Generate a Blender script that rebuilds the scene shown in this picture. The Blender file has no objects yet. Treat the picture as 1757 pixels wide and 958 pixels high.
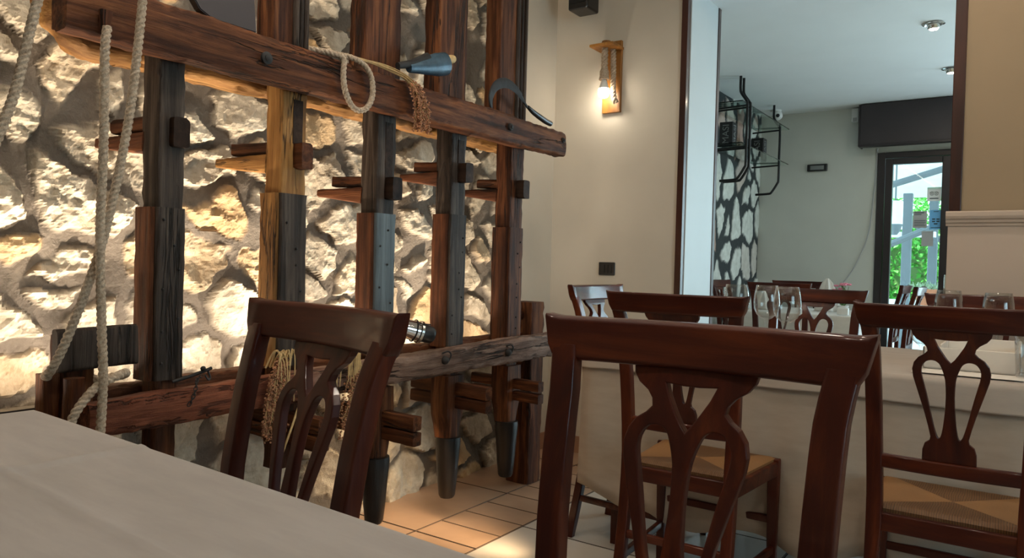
import bpy, bmesh, math, random
import numpy as np
from mathutils import Vector, Matrix, noise
random.seed(7)
PI = math.pi
SC = bpy.context.scene
COL = SC.collection

# ------------------------------------------------------------------ camera, world, lights, exposure
def set_camera():
    yaw, pit, rol, F = math.radians(34.6), math.radians(-1.02), math.radians(1.506), 1283.6
    f = Vector((-math.sin(yaw)*math.cos(pit), math.cos(yaw)*math.cos(pit), math.sin(pit)))
    r0 = Vector((math.cos(yaw), math.sin(yaw), 0)); u0 = r0.cross(f)
    r = math.cos(rol)*r0 + math.sin(rol)*u0
    u = -math.sin(rol)*r0 + math.cos(rol)*u0
    cd = bpy.data.cameras.new('camera'); c = bpy.data.objects.new('camera', cd); COL.objects.link(c)
    m = Matrix((r, u, -f)).transposed().to_4x4(); m.translation = Vector((0, 0, 1.12))
    c.matrix_world = m
    cd.sensor_width = 36; cd.lens = 36*F/1757; cd.clip_start = .02; cd.clip_end = 200
    SC.camera = c
set_camera()
SC.view_settings.view_transform = 'Standard'
SC.view_settings.look = 'None'
SC.view_settings.gamma = 1
SC.view_settings.use_curve_mapping = False
SC.view_settings.exposure = 0.22
W = bpy.data.worlds.new('world'); SC.world = W; W.use_nodes = True
W.node_tree.nodes['Background'].inputs['Color'].default_value = (.62, .86, 1.0, 1)
W.node_tree.nodes['Background'].inputs['Strength'].default_value = 5.0

def lamp(name, kind, loc, energy, color, aim=None, **k):
    l = bpy.data.lights.new(name, kind); l.energy = energy; l.color = color
    for a, v in k.items(): setattr(l, a, v)
    o = bpy.data.objects.new(name, l); COL.objects.link(o); o.location = loc
    if aim is not None:
        o.rotation_euler = (Vector(aim)-Vector(loc)).to_track_quat('-Z', 'Y').to_euler()
    return o
WARM = (1.0, .70, .40); WARMW = (1.0, .80, .56); COOL = (.66, .88, 1.0)
lamp('sun', 'SUN', (0, 12, 8), 12.0, (1, .97, .9), (.8, 15, 0), angle=.02)
# daylight entering by the glazed front of the further room and by the window of the dining room
lamp('front_window_light', 'AREA', (1.25, 7.6, 1.35), 120, COOL, (-.3, 4.2, 1.0), shape='RECTANGLE', size=2.0, size_y=2.0)
lamp('side_window_light', 'AREA', (2.92, 1.0, 1.6), 13, COOL, (-2.0, 1.8, 0.9), shape='RECTANGLE', size=2.0, size_y=1.3)
# warm uplights fixed behind the lower beam of the mill, washing up the stone wall
for (ly, le) in ((.74, 1.2), (1.08, 1.0), (1.44, 1.1), (1.84, 1.3), (2.28, 1.0), (2.72, 1.0), (3.2, .5)):
    lamp('wall_uplight', 'SPOT', (-2.262, ly, .70), le*30, (1.0, .84, .64), (-2.345, ly, 1.6), spot_size=math.radians(74), spot_blend=1.0, shadow_soft_size=.012)
    lamp('wall_uplight_glow', 'AREA', (-2.275, ly, .70), le*2.2, (1.0, .86, .70), (-2.38, ly, 1.2), shape='RECTANGLE', size=.03, size_y=.07)
# fill added below the lower beam to lighten the lower wall
lamp('lower_wall_fill', 'AREA', (-2.285, 2.4, .62), 3.6, (1.0, .72, .42), (-2.62, 2.4, .15), shape='RECTANGLE', size=.05, size_y=1.8, spread=math.radians(110))
# recessed ceiling lights of the dining room
CEIL_SPOTS = [(-.9, .6), (.5, .6), (-.9, 2.1), (.5, 2.1), (-.2, 3.3), (-1.8,1.0)]
for (sx, sy) in CEIL_SPOTS:
    lamp('ceiling_spot_light', 'AREA', (sx, sy, 2.97), 7.0, (1.0, .86, .70), (sx, sy, 0), shape='DISK', size=.10)
lamp('upper_wall_fill', 'AREA', (-1.7, 1.7, 2.9), 5, (1.0,.86,.7), (-2.45, 1.9, 1.9), shape='RECTANGLE', size=.1, size_y=2.0)  # wall wash added to even out the light on the upper wall
for (sx, sy) in ((-.536, 5.33), (-.53, 6.54)):
    lamp('ceiling_spot_light', 'AREA', (sx, sy, 2.66), 3, WARMW, (sx, sy, 0), shape='DISK', size=.06)

# ------------------------------------------------------------------ materials
MATS = {}
def new_mat(name):
    m = bpy.data.materials.new(name); m.use_nodes = True
    nt = m.node_tree; b = nt.nodes['Principled BSDF']
    MATS[name] = m
    return m, nt, b
def N(nt, t, **k):
    n = nt.nodes.new(t)
    for a, v in k.items():
        if a.startswith('i_'): n.inputs[a[2:].replace('_', ' ')].default_value = v
        else: setattr(n, a, v)
    return n
def L(nt, a, b): nt.links.new(a, b)
def c4(c): return (c[0], c[1], c[2], 1)
def ramp(nt, fac, stops):
    r = N(nt, 'ShaderNodeValToRGB'); e = r.color_ramp.elements
    while len(e) < len(stops): e.new(.5)
    for i, (p, c) in enumerate(stops): e[i].position = p; e[i].color = c4(c)
    L(nt, fac, r.inputs['Fac']); return r.outputs['Color']
def coords(nt, scale, kind='Object', rnd=0):
    tc = N(nt, 'ShaderNodeTexCoord'); mp = N(nt, 'ShaderNodeMapping'); mp.inputs['Scale'].default_value = scale
    L(nt, tc.outputs[kind], mp.inputs['Vector'])
    if rnd:
        oi = N(nt, 'ShaderNodeObjectInfo'); ml = N(nt, 'ShaderNodeMath', operation='MULTIPLY'); ml.inputs[1].default_value = rnd
        L(nt, oi.outputs['Random'], ml.inputs[0]); cb = N(nt, 'ShaderNodeCombineXYZ')
        for s in 'XYZ': L(nt, ml.outputs[0], cb.inputs[s])
        L(nt, cb.outputs[0], mp.inputs['Location'])
    return mp.outputs['Vector']
def noise_n(nt, vec, scale, detail=4, rough=.55, dist=0):
    n = N(nt, 'ShaderNodeTexNoise'); n.inputs['Scale'].default_value = scale; n.inputs['Detail'].default_value = detail
    n.inputs['Roughness'].default_value = rough; n.inputs['Distortion'].default_value = dist
    L(nt, vec, n.inputs['Vector']); return n.outputs['Fac']
def bump(nt, b, h, strength=.3, dist=.01):
    bn = N(nt, 'ShaderNodeBump'); bn.inputs['Strength'].default_value = strength; bn.inputs['Distance'].default_value = dist
    L(nt, h, bn.inputs['Height']); L(nt, bn.outputs['Normal'], b.inputs['Normal'])
def plain(name, col, rough=.5, metal=0, noise_amt=.06, nscale=8, bstr=0, spec=.5, coat=0):
    m, nt, b = new_mat(name)
    v = coords(nt, (1, 1, 1)); f = noise_n(nt, v, nscale)
    lo = tuple(max(0, c*(1-noise_amt)) for c in col); hi = tuple(min(1, c*(1+noise_amt)) for c in col)
    L(nt, ramp(nt, f, [(.3, lo), (.7, hi)]), b.inputs['Base Color'])
    b.inputs['Roughness'].default_value = rough; b.inputs['Metallic'].default_value = metal
    b.inputs['Specular IOR Level'].default_value = spec; b.inputs['Coat Weight'].default_value = coat
    if bstr: bump(nt, b, noise_n(nt, v, nscale*8), bstr, .003)
    return m
def wood(name, stops, axis, rough=.5, grain=26, stretch=.06, bstr=.5, bdist=.004, rnd=5, coat=0, dark=None, spec=.5, crack=0):
    m, nt, b = new_mat(name)
    sc = [1, 1, 1]; sc['xyz'.index(axis)] = stretch
    v = coords(nt, tuple(sc), rnd=rnd)
    v2 = coords(nt, tuple(.3 if s == stretch else 1 for s in sc), rnd=rnd)
    g = noise_n(nt, v, grain, 8, .65, .6)
    c = ramp(nt, g, stops)
    big = noise_n(nt, v2, 5, 4, .6, .3)
    mx = N(nt, 'ShaderNodeMix', data_type='RGBA', blend_type='MULTIPLY'); mx.inputs['Factor'].default_value = 1
    dk = dark or (.45, .42, .4)
    L(nt, c, mx.inputs['A']); L(nt, ramp(nt, big, [(.36, dk), (.56, (1, 1, 1))]), mx.inputs['B'])
    colr = mx.outputs['Result']; ck = None
    if crack:
        sc2 = [1, 1, 1]; sc2['xyz'.index(axis)] = .07
        v3 = coords(nt, tuple(sc2), rnd=rnd); cn = noise_n(nt, v3, 13, 5, .6, .5)
        sb = N(nt, 'ShaderNodeMath', operation='SUBTRACT'); sb.inputs[1].default_value = .5; L(nt, cn, sb.inputs[0])
        ab = N(nt, 'ShaderNodeMath', operation='ABSOLUTE'); L(nt, sb.outputs[0], ab.inputs[0])
        mr = N(nt, 'ShaderNodeMapRange'); mr.inputs['From Max'].default_value = crack; L(nt, ab.outputs[0], mr.inputs['Value'])
        pat = noise_n(nt, v2, 3.5, 3, .6); m3 = N(nt, 'ShaderNodeMapRange'); m3.inputs['From Min'].default_value = .42; m3.inputs['From Max'].default_value = .52; L(nt, pat, m3.inputs['Value'])
        mm = N(nt, 'ShaderNodeMath', operation='MAXIMUM'); L(nt, mr.outputs[0], mm.inputs[0]); L(nt, m3.outputs[0], mm.inputs[1]); ck = mm.outputs[0]
        m4 = N(nt, 'ShaderNodeMix', data_type='RGBA'); m4.inputs['A'].default_value = (.012, .008, .006, 1); L(nt, colr, m4.inputs['B']); L(nt, ck, m4.inputs['Factor']); colr = m4.outputs['Result']
    L(nt, colr, b.inputs['Base Color'])
    b.inputs['Roughness'].default_value = rough; b.inputs['Coat Weight'].default_value = coat
    b.inputs['Coat Roughness'].default_value = .12; b.inputs['Specular IOR Level'].default_value = spec
    fine = noise_n(nt, v, grain*3, 6, .7)
    ad = N(nt, 'ShaderNodeMath', operation='ADD'); L(nt, g, ad.inputs[0]); L(nt, fine, ad.inputs[1])
    if ck is not None:
        a2 = N(nt, 'ShaderNodeMath', operation='MULTIPLY_ADD'); L(nt, ck, a2.inputs[0]); a2.inputs[1].default_value = 1.6; L(nt, ad.outputs[0], a2.inputs[2]); ad = a2
    if bstr: bump(nt, b, ad.outputs[0], bstr, bdist)
    return m
BR = [(.30, (.014, .005, .002)), (.46, (.072, .023, .009)), (.6, (.165, .060, .022)), (.78, (.29, .125, .048))]
GR = [(.30, (.010, .007, .005)), (.46, (.040, .028, .021)), (.63, (.095, .070, .054)), (.8, (.19, .15, .12))]
RD = [(.28, (.022, .007, .003)), (.46, (.085, .027, .010)), (.65, (.17, .060, .022)), (.85, (.27, .115, .045))]
WINLIT = [(.25, (.025, .03, .033)), (.5, (.08, .095, .10)), (.8, (.18, .205, .215))]
for ax in 'xyz':
    wood('old_brown_'+ax, BR, ax, .62, spec=.18, grain=34, bstr=.9, crack=.022)
    wood('old_grey_'+ax, GR, ax, .6, spec=.18, grain=34, bstr=.9, crack=.022)
    wood('old_red_'+ax, RD, ax, .6, spec=.18, grain=34, bstr=.9, crack=.022)
UPLIT = [(.25, (.10, .040, .012)), (.45, (.26, .12, .035)), (.65, (.42, .22, .07)), (.85, (.55, .33, .13))]  # golden stops: the uplights' glow put into the wood colour
for ax in 'xyz': wood('old_gold_'+ax, UPLIT, ax, .6, spec=.18, grain=30, bstr=.8, crack=.016)
wood('old_winlit_z', WINLIT, 'z', .5, spec=.3, crack=.012)  # weathered grey wood with bluish window light put into its colour
wood('beam_weathered', [(.25, (.04, .022, .015)), (.42, (.17, .10, .07)), (.6, (.30, .20, .15)), (.85, (.46, .34, .27))], 'y', .7, 34, .10, 1.0, .007, crack=.03, spec=.2)
DK = [(.3, (.012, .007, .005)), (.6, (.045, .025, .016)), (.85, (.09, .05, .03))]
wood('black_wood_x', DK, 'x', .6, spec=.12)
wood('pestle_shoe_wood', [(.3, (.005, .004, .004)), (.6, (.016, .012, .011)), (.85, (.04, .032, .028))], 'z', .33, spec=.4)
MAH = [(.25, (.020, .0028, .0014)), (.5, (.058, .0085, .003)), (.8, (.16, .034, .008))]
for ax in 'xz':
    wood('mahogany_'+ax, MAH, ax, .48, 16, .08, .04, .001, rnd=3, coat=.28, spec=.16, dark=(.6, .55, .5))
wood('sconce_wood', [(.3, (.28, .11, .02)), (.6, (.5, .22, .045)), (.85, (.62, .32, .08))], 'z', .45, 20, .08, .1)
wood('trim_wood', [(.3, (.03, .008, .005)), (.6, (.06, .015, .008)), (.85, (.10, .028, .014))], 'z', .35, 18, .06, .05, coat=.3)
plain('plaster_cream', (.60, .545, .455), .8, nscale=3, noise_amt=.04, bstr=.05)
plain('plaster_tan', (.36, .265, .165), .8, nscale=3, noise_amt=.04, bstr=.05)
plain('wainscot_beige', (.56, .45, .36), .6, nscale=3, noise_amt=.03)
plain('plaster_grey', (.60, .62, .58), .85, nscale=3, noise_amt=.03)
plain('ceiling_white', (.74, .76, .76), .9, nscale=3, noise_amt=.02)
plain('jamb_white', (.52, .55, .55), .55, nscale=3, noise_amt=.02)
plain('black_metal', (.012, .012, .013), .4, .3)
plain('black_plastic', (.012, .012, .013), .35)
plain('dark_frame', (.022, .018, .02), .35, .2)
plain('dark_box', (.035, .027, .03), .5)
plain('white_plastic', (.75, .76, .74), .4)
plain('steel', (.62, .6, .56), .22, 1)
plain('chrome', (.7, .7, .7), .12, 1)
plain('iron_dark', (.014, .013, .013), .75, .0, nscale=30, noise_amt=.4, bstr=.2)
plain('leather_blue', (.045, .09, .13), .32, .3, nscale=20, noise_amt=.4, bstr=.3)
plain('terracotta', (.45, .17, .09), .8)
plain('skirting_tile', (.36, .20, .12), .5)
plain('grout', (.045, .03, .022), .9)
plain('tile_tan', (.38, .245, .16), .34, nscale=2.6, noise_amt=.22, bstr=.05)
plain('tile_pale', (.50, .45, .39), .32, nscale=2.6, noise_amt=.10, bstr=.05)
plain('canvas_white', (.80, .84, .86), .8)
plain('pole_grey', (.13, .16, .18), .6)
plain('paper_grey', (.42, .43, .44), .8)
plain('paper_green', (.55, .80, .72), .8)
plain('paper_blue', (.16, .45, .80), .8)
plain('paving', (.6, .6, .58), .9)
plain('ink', (.03, .05, .06), .8)
plain('pink_petal', (.75, .25, .35), .6)
plain('stem_green', (.10, .22, .05), .6)
plain('sage_green', (.28, .40, .26), .7)
plain('paper_white', (.72, .66, .58), .8)
plain('brass_red', (.30, .07, .04), .4)
plain('seed_brown', (.30, .13, .06), .7, nscale=60, noise_amt=.5)
plain('straw', (.50, .34, .15), .7, nscale=40, noise_amt=.3)
plain('box_black', (.01, .01, .012), .35)
plain('letter_grey', (.20, .21, .21), .4)
def cloth_mat(name, col, bs=.25):
    m, nt, b = new_mat(name)
    v = coords(nt, (1, 1, 1)); v2 = coords(nt, (.25, 1.3, 1))
    f = noise_n(nt, v2, 30, 5, .6)
    big = noise_n(nt, v, 2.5, 3)
    a = tuple(c*.90 for c in col)
    mx = N(nt, 'ShaderNodeMix', data_type='RGBA', blend_type='MULTIPLY'); mx.inputs['Factor'].default_value = 1
    L(nt, ramp(nt, f, [(.35, a), (.65, col)]), mx.inputs['A']); L(nt, ramp(nt, big, [(.3, (.93, .93, .92)), (.7, (1, 1, 1))]), mx.inputs['B'])
    L(nt, mx.outputs['Result'], b.inputs['Base Color'])
    b.inputs['Roughness'].default_value = .85; b.inputs['Sheen Weight'].default_value = .15
    b.inputs['Specular IOR Level'].default_value = .2
    w = N(nt, 'ShaderNodeTexWave'); w.inputs['Scale'].default_value = 300; w.bands_direction = 'X'; L(nt, v, w.inputs['Vector'])
    ad = N(nt, 'ShaderNodeMath', operation='ADD'); L(nt, w.outputs['Fac'], ad.inputs[0]); L(nt, f, ad.inputs[1])
    bump(nt, b, ad.outputs[0], bs, .002)
    return m
cloth_mat('cloth_grey_beige', (.385, .352, .33))
cloth_mat('cloth_beige', (.44, .37, .31))
cloth_mat('cloth_under', (.41, .335, .265), .1)
cloth_mat('cloth_white', (.74, .72, .68))
def rope_mat():
    m, nt, b = new_mat('rope')
    v = coords(nt, (1, 1, 1)); f = noise_n(nt, v, 160, 4, .7)
    L(nt, ramp(nt, f, [(.3, (.20, .14, .09)), (.55, (.42, .33, .24)), (.75, (.56, .47, .36))]), b.inputs['Base Color'])
    b.inputs['Roughness'].default_value = .9; bump(nt, b, f, .7, .002)
rope_mat()
def rush_mat():
    m, nt, b = new_mat('woven_rush')
    tc = N(nt, 'ShaderNodeTexCoord'); sp = N(nt, 'ShaderNodeSeparateXYZ'); L(nt, tc.outputs['Object'], sp.inputs[0])
    def mth(op, a, bb=None, v=None):
        n = N(nt, 'ShaderNodeMath', operation=op)
        L(nt, a, n.inputs[0])
        if bb is not None: L(nt, bb, n.inputs[1])
        if v is not None: n.inputs[1].default_value = v
        return n.outputs[0]
    ax = mth('ABSOLUTE', sp.outputs['X']); axn = mth('DIVIDE', ax, v=.20)
    yc = mth('SUBTRACT', sp.outputs['Y'], v=.19); ay = mth('ABSOLUTE', yc); ayn = mth('DIVIDE', ay, v=.185)
    side = mth('GREATER_THAN', axn, ayn)
    mxv = N(nt, 'ShaderNodeMix', data_type='FLOAT'); L(nt, side, mxv.inputs['Factor']); L(nt, sp.outputs['X'], mxv.inputs['A']); L(nt, sp.outputs['Y'], mxv.inputs['B'])
    nz = noise_n(nt, tc.outputs['Object'], 14, 2)
    nz2 = mth('MULTIPLY', nz, v=.012)
    vv = mth('ADD', mxv.outputs['Result'], nz2)
    s1 = mth('MULTIPLY', vv, v=1050.0); s2 = mth('SINE', s1)
    s3 = mth('MULTIPLY', vv, v=1730.0); s4 = mth('SINE', s3)
    sm = mth('ADD', s2, s4); q = mth('MULTIPLY', sm, v=.25); fac = mth('ADD', q, v=.5)
    col = ramp(nt, fac, [(.1, (.11, .045, .012)), (.5, (.24, .11, .032)), (.9, (.36, .18, .06))])
    dim = N(nt, 'ShaderNodeMix', data_type='RGBA', blend_type='MULTIPLY'); dim.inputs['Factor'].default_value = 1
    L(nt, col, dim.inputs['A'])
    L(nt, ramp(nt, side, [(0, (.48, .44, .40)), (1, (1, 1, 1))]), dim.inputs['B'])
    L(nt, dim.outputs['Result'], b.inputs['Base Color']); b.inputs['Roughness'].default_value = .6
    bump(nt, b, fac, .5, .0015)
rush_mat()
def stone_mat(name, s_lo, s_hi, s_alt, mortar, bs=.6):
    m, nt, b = new_mat(name)
    at = N(nt, 'ShaderNodeAttribute', attribute_name='stone'); sp = N(nt, 'ShaderNodeSeparateColor')
    L(nt, at.outputs['Color'], sp.inputs[0])
    v = coords(nt, (1, 1, 1)); f = noise_n(nt, v, 14, 8, .65, .3); f2 = noise_n(nt, v, 70, 6, .7)
    base = ramp(nt, f, [(.3, s_lo), (.65, s_hi)])
    alt = N(nt, 'ShaderNodeMix', data_type='RGBA'); L(nt, base, alt.inputs['A']); alt.inputs['B'].default_value = c4(s_alt)
    am = N(nt, 'ShaderNodeMapRange'); am.inputs['From Min'].default_value = .82; am.inputs['From Max'].default_value = 1; L(nt, sp.outputs['Green'], am.inputs['Value'])
    L(nt, am.outputs['Result'], alt.inputs['Factor'])
    mo = N(nt, 'ShaderNodeMix', data_type='RGBA'); L(nt, ramp(nt, f2, [(.3, tuple(c*.8 for c in mortar)), (.7, mortar)]), mo.inputs['A'])
    L(nt, alt.outputs['Result'], mo.inputs['B']); L(nt, sp.outputs['Red'], mo.inputs['Factor'])
    L(nt, mo.outputs['Result'], b.inputs['Base Color'])
    b.inputs['Roughness'].default_value = .88; b.inputs['Specular IOR Level'].default_value = .25
    ad = N(nt, 'ShaderNodeMath', operation='ADD'); L(nt, f, ad.inputs[0])
    ml = N(nt, 'ShaderNodeMath', operation='MULTIPLY'); ml.inputs[1].default_value = .35; L(nt, f2, ml.inputs[0]); L(nt, ml.outputs[0], ad.inputs[1])
    bump(nt, b, ad.outputs[0], bs, .025)
stone_mat('stone_wall_warm', (.42, .34, .24), (.68, .60, .47), (.55, .37, .19), (.205, .17, .135))
stone_mat('stone_wall_cool', (.46, .47, .42), (.66, .68, .62), (.40, .24, .18), (.045, .052, .052), .3)
def glass_mat(name, tint=(1, 1, 1), rough=0.0):
    m, nt, b = new_mat(name)
    b.inputs['Base Color'].default_value = c4(tint); b.inputs['Transmission Weight'].default_value = 1
    b.inputs['IOR'].default_value = 1.45; b.inputs['Roughness'].default_value = rough
glass_mat('shelf_glass', (.75, .92, .86))
def pane_mat():
    m = bpy.data.materials.new('window_pane'); m.use_nodes = True; nt = m.node_tree; nt.nodes.clear()
    o = N(nt, 'ShaderNodeOutputMaterial'); t = N(nt, 'ShaderNodeBsdfTransparent'); g = N(nt, 'ShaderNodeBsdfGlossy'); g.inputs['Roughness'].default_value = .01
    fr = N(nt, 'ShaderNodeFresnel'); fr.inputs['IOR'].default_value = 1.45; mx = N(nt, 'ShaderNodeMixShader')
    t.inputs['Color'].default_value = (.93, .98, .97, 1)
    L(nt, fr.outputs[0], mx.inputs[0]); L(nt, t.outputs[0], mx.inputs[1]); L(nt, g.outputs[0], mx.inputs[2]); L(nt, mx.outputs[0], o.inputs[0])
    MATS['window_pane'] = m
pane_mat()
def thin_glass():
    m = bpy.data.materials.new('clear_glass'); m.use_nodes = True; nt = m.node_tree; nt.nodes.clear()
    o = N(nt, 'ShaderNodeOutputMaterial'); t = N(nt, 'ShaderNodeBsdfTransparent'); g = N(nt, 'ShaderNodeBsdfGlossy'); g.inputs['Roughness'].default_value = .02
    lw = N(nt, 'ShaderNodeLayerWeight'); lw.inputs['Blend'].default_value = .5; mx = N(nt, 'ShaderNodeMixShader')
    pw = N(nt, 'ShaderNodeMath', operation='POWER'); pw.inputs[1].default_value = 2.3; L(nt, lw.outputs['Facing'], pw.inputs[0])
    fr = N(nt, 'ShaderNodeMath', operation='MULTIPLY_ADD'); fr.inputs[1].default_value = .95; fr.inputs[2].default_value = .04; L(nt, pw.outputs[0], fr.inputs[0])
    t.inputs['Color'].default_value = (.96, .97, .97, 1)
    L(nt, fr.outputs[0], mx.inputs[0]); L(nt, t.outputs[0], mx.inputs[1]); L(nt, g.outputs[0], mx.inputs[2]); L(nt, mx.outputs[0], o.inputs[0])
    MATS['clear_glass'] = m
thin_glass()
def emit(name, col, s):
    m, nt, b = new_mat(name)
    b.inputs['Emission Color'].default_value = c4(col); b.inputs['Emission Strength'].default_value = s
    b.inputs['Base Color'].default_value = c4(col)
emit('bulb_glow', (1.0, .90, .74), 50)
emit('spot_glow', (1.0, .9, .75), 12)
def leaf_mat():
    m, nt, b = new_mat('hedge_leaf')
    v = coords(nt, (1, 1, 1)); f = noise_n(nt, v, 7, 5, .7)
    L(nt, ramp(nt, f, [(.3, (.03, .20, .03)), (.55, (.10, .45, .06)), (.75, (.50, .80, .30))]), b.inputs['Base Color'])
    b.inputs['Roughness'].default_value = .6
leaf_mat()

# ------------------------------------------------------------------ mesh helpers
RL = {}
def base_of(o):
    while o.parent: o = o.parent
    return RL.get(o.name, Vector((0, 0, 0)))
def to_mesh(src, name):
    if isinstance(src, bmesh.types.BMesh):
        me = bpy.data.meshes.new(name); bmesh.ops.recalc_face_normals(src, faces=src.faces); src.to_mesh(me); src.free(); return me
    return src
def thing(name, label, cat, loc=(0, 0, 0), rot=0, group=None):
    o = bpy.data.objects.new(name, None); COL.objects.link(o); o.location = loc; o.rotation_euler = (0, 0, rot)
    o.empty_display_size = .05
    o['label'] = label; o['category'] = cat
    if group: o['group'] = group
    RL[o.name] = Vector(loc)
    return o
def part(name, src, mat, parent, smooth=False, world=True, kind=None, label=None, mats=None):
    me = to_mesh(src, name)
    if world:
        b = base_of(parent)
        me.transform(Matrix.Translation(-b))
    o = bpy.data.objects.new(name, me); COL.objects.link(o); o.parent = parent
    for m in (mats or [mat]): me.materials.append(MATS[m])
    if smooth:
        me.shade_smooth()
        if mat and mat.startswith('mahogany'):
            me.set_sharp_from_angle(angle=math.radians(60)); wn = o.modifiers.new('wn', 'WEIGHTED_NORMAL'); wn.keep_sharp = True; wn.weight = 100
        elif len(me.polygons) < 60000: me.set_sharp_from_angle(angle=math.radians(48))
    if kind: o['kind'] = kind
    if label: o['label'] = label
    return o
def solo(name, src, mat, label=None, cat=None, group=None, kind=None, smooth=False, mats=None, origin=True):
    me = to_mesh(src, name)
    o = bpy.data.objects.new(name, me); COL.objects.link(o)
    if origin and not kind == 'structure':
        co = np.empty(len(me.vertices)*3); me.vertices.foreach_get('co', co); co = co.reshape(-1, 3)
        mn, mxx = co.min(0), co.max(0); b = Vector(((mn[0]+mxx[0])/2, (mn[1]+mxx[1])/2, mn[2]))
        me.transform(Matrix.Translation(-b)); o.location = b; RL[o.name] = b
    for m in (mats or [mat]): me.materials.append(MATS[m])
    if smooth: me.shade_smooth()
    if label: o['label'] = label; o['category'] = cat
    if group: o['group'] = group
    if kind: o['kind'] = kind
    return o
def struct(name, src, mat, **k): return solo(name, src, mat, kind='structure', **k)
def BM(): return bmesh.new()
def box(bm, x0, x1, y0, y1, z0, z1, bev=0, mi=0, seg=2):
    r = bmesh.ops.create_cube(bm, size=1)
    vs = r['verts']
    for v in vs: v.co = Vector(((x0+x1)/2+v.co.x*(x1-x0), (y0+y1)/2+v.co.y*(y1-y0), (z0+z1)/2+v.co.z*(z1-z0)))
    fs = {f for v in vs for f in v.link_faces}
    for f in fs: f.material_index = mi
    if bev:
        es = list({e for v in vs for e in v.link_edges})
        bmesh.ops.bevel(bm, geom=es, offset=bev, segments=seg, affect='EDGES', profile=.5)
    return bm
def bx(*a, **k): return box(BM(), *a, **k)
def loft(bm, rings, cap=True, closed=False, mi=0):
    R = [[bm.verts.new(p) for p in r] for r in rings]; n = len(R[0])
    rng = range(len(R)) if closed else range(len(R)-1)
    for i in rng:
        a, b = R[i], R[(i+1) % len(R)]
        for j in range(n):
            f = bm.faces.new((a[j], a[(j+1) % n], b[(j+1) % n], b[j])); f.material_index = mi
    if cap and not closed:
        bm.faces.new(R[0][::-1]).material_index = mi; bm.faces.new(R[-1]).material_index = mi
    return bm
def frames(pts):
    T = []
    for i in range(len(pts)):
        a = pts[max(0, i-1)]; b = pts[min(len(pts)-1, i+1)]; T.append((b-a).normalized())
    up = Vector((0, 0, 1)) if abs(T[0].z) < .9 else Vector((1, 0, 0))
    u = (up-up.dot(T[0])*T[0]).normalized(); out = []
    for t in T:
        u = (u-u.dot(t)*t).normalized(); out.append((t, u, t.cross(u)))
    return out
def crom(P, n):
    P = [Vector(p) for p in P]; out = []
    for i in range(len(P)-1):
        p0 = P[max(0, i-1)]; p1 = P[i]; p2 = P[i+1]; p3 = P[min(len(P)-1, i+2)]
        for k in range(n):
            t = k/n; out.append(.5*((2*p1)+(-p0+p2)*t+(2*p0-5*p1+4*p2-p3)*t*t+(-p0+3*p1-3*p2+p3)*t**3))
    out.append(P[-1]); return out
def resample(pts, step):
    s = [0]
    for a, b in zip(pts, pts[1:]): s.append(s[-1]+(b-a).length)
    n = max(2, int(s[-1]/step)); out = []; j = 0
    for i in range(n+1):
        d = s[-1]*i/n
        while j < len(s)-2 and s[j+1] < d: j += 1
        t = (d-s[j])/max(1e-9, s[j+1]-s[j]); out.append(pts[j].lerp(pts[j+1], min(1, max(0, t))))
    return out, s[-1]
def tube(bm, pts, rad, n=10, cap=True, mi=0):
    pts = [Vector(p) for p in pts]; fr = frames(pts); rings = []
    for i, (p, (t, u, v)) in enumerate(zip(pts, fr)):
        r = rad(i/(len(pts)-1)) if callable(rad) else rad
        rings.append([p+u*(r*math.cos(2*PI*k/n))+v*(r*math.sin(2*PI*k/n)) for k in range(n)])
    return loft(bm, rings, cap, mi=mi)
def rope(bm, P, R=.011, pitch=.045, n=18, smooth=8):
    pts, ln = resample(crom(P, smooth), .0026); fr = frames(pts); rings = []
    for i, (p, (t, u, v)) in enumerate(zip(pts, fr)):
        tw = 2*PI*(ln*i/(len(pts)-1))/pitch
        ring = []
        for k in range(n):
            a = 2*PI*k/n; q = abs(math.cos(1.5*(a-tw))); r = R*(.62+.44*q**.55)
            ring.append(p+u*(r*math.cos(a))+v*(r*math.sin(a)))
        rings.append(ring)
    return loft(bm, rings)
def lathe(bm, prof, c, n=28, cap=False, mi=0):
    c = Vector(c); rings = [[c+Vector((r*math.cos(2*PI*k/n), r*math.sin(2*PI*k/n), z)) for k in range(n)] for r, z in prof]
    return loft(bm, rings, cap, mi=mi)
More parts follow.
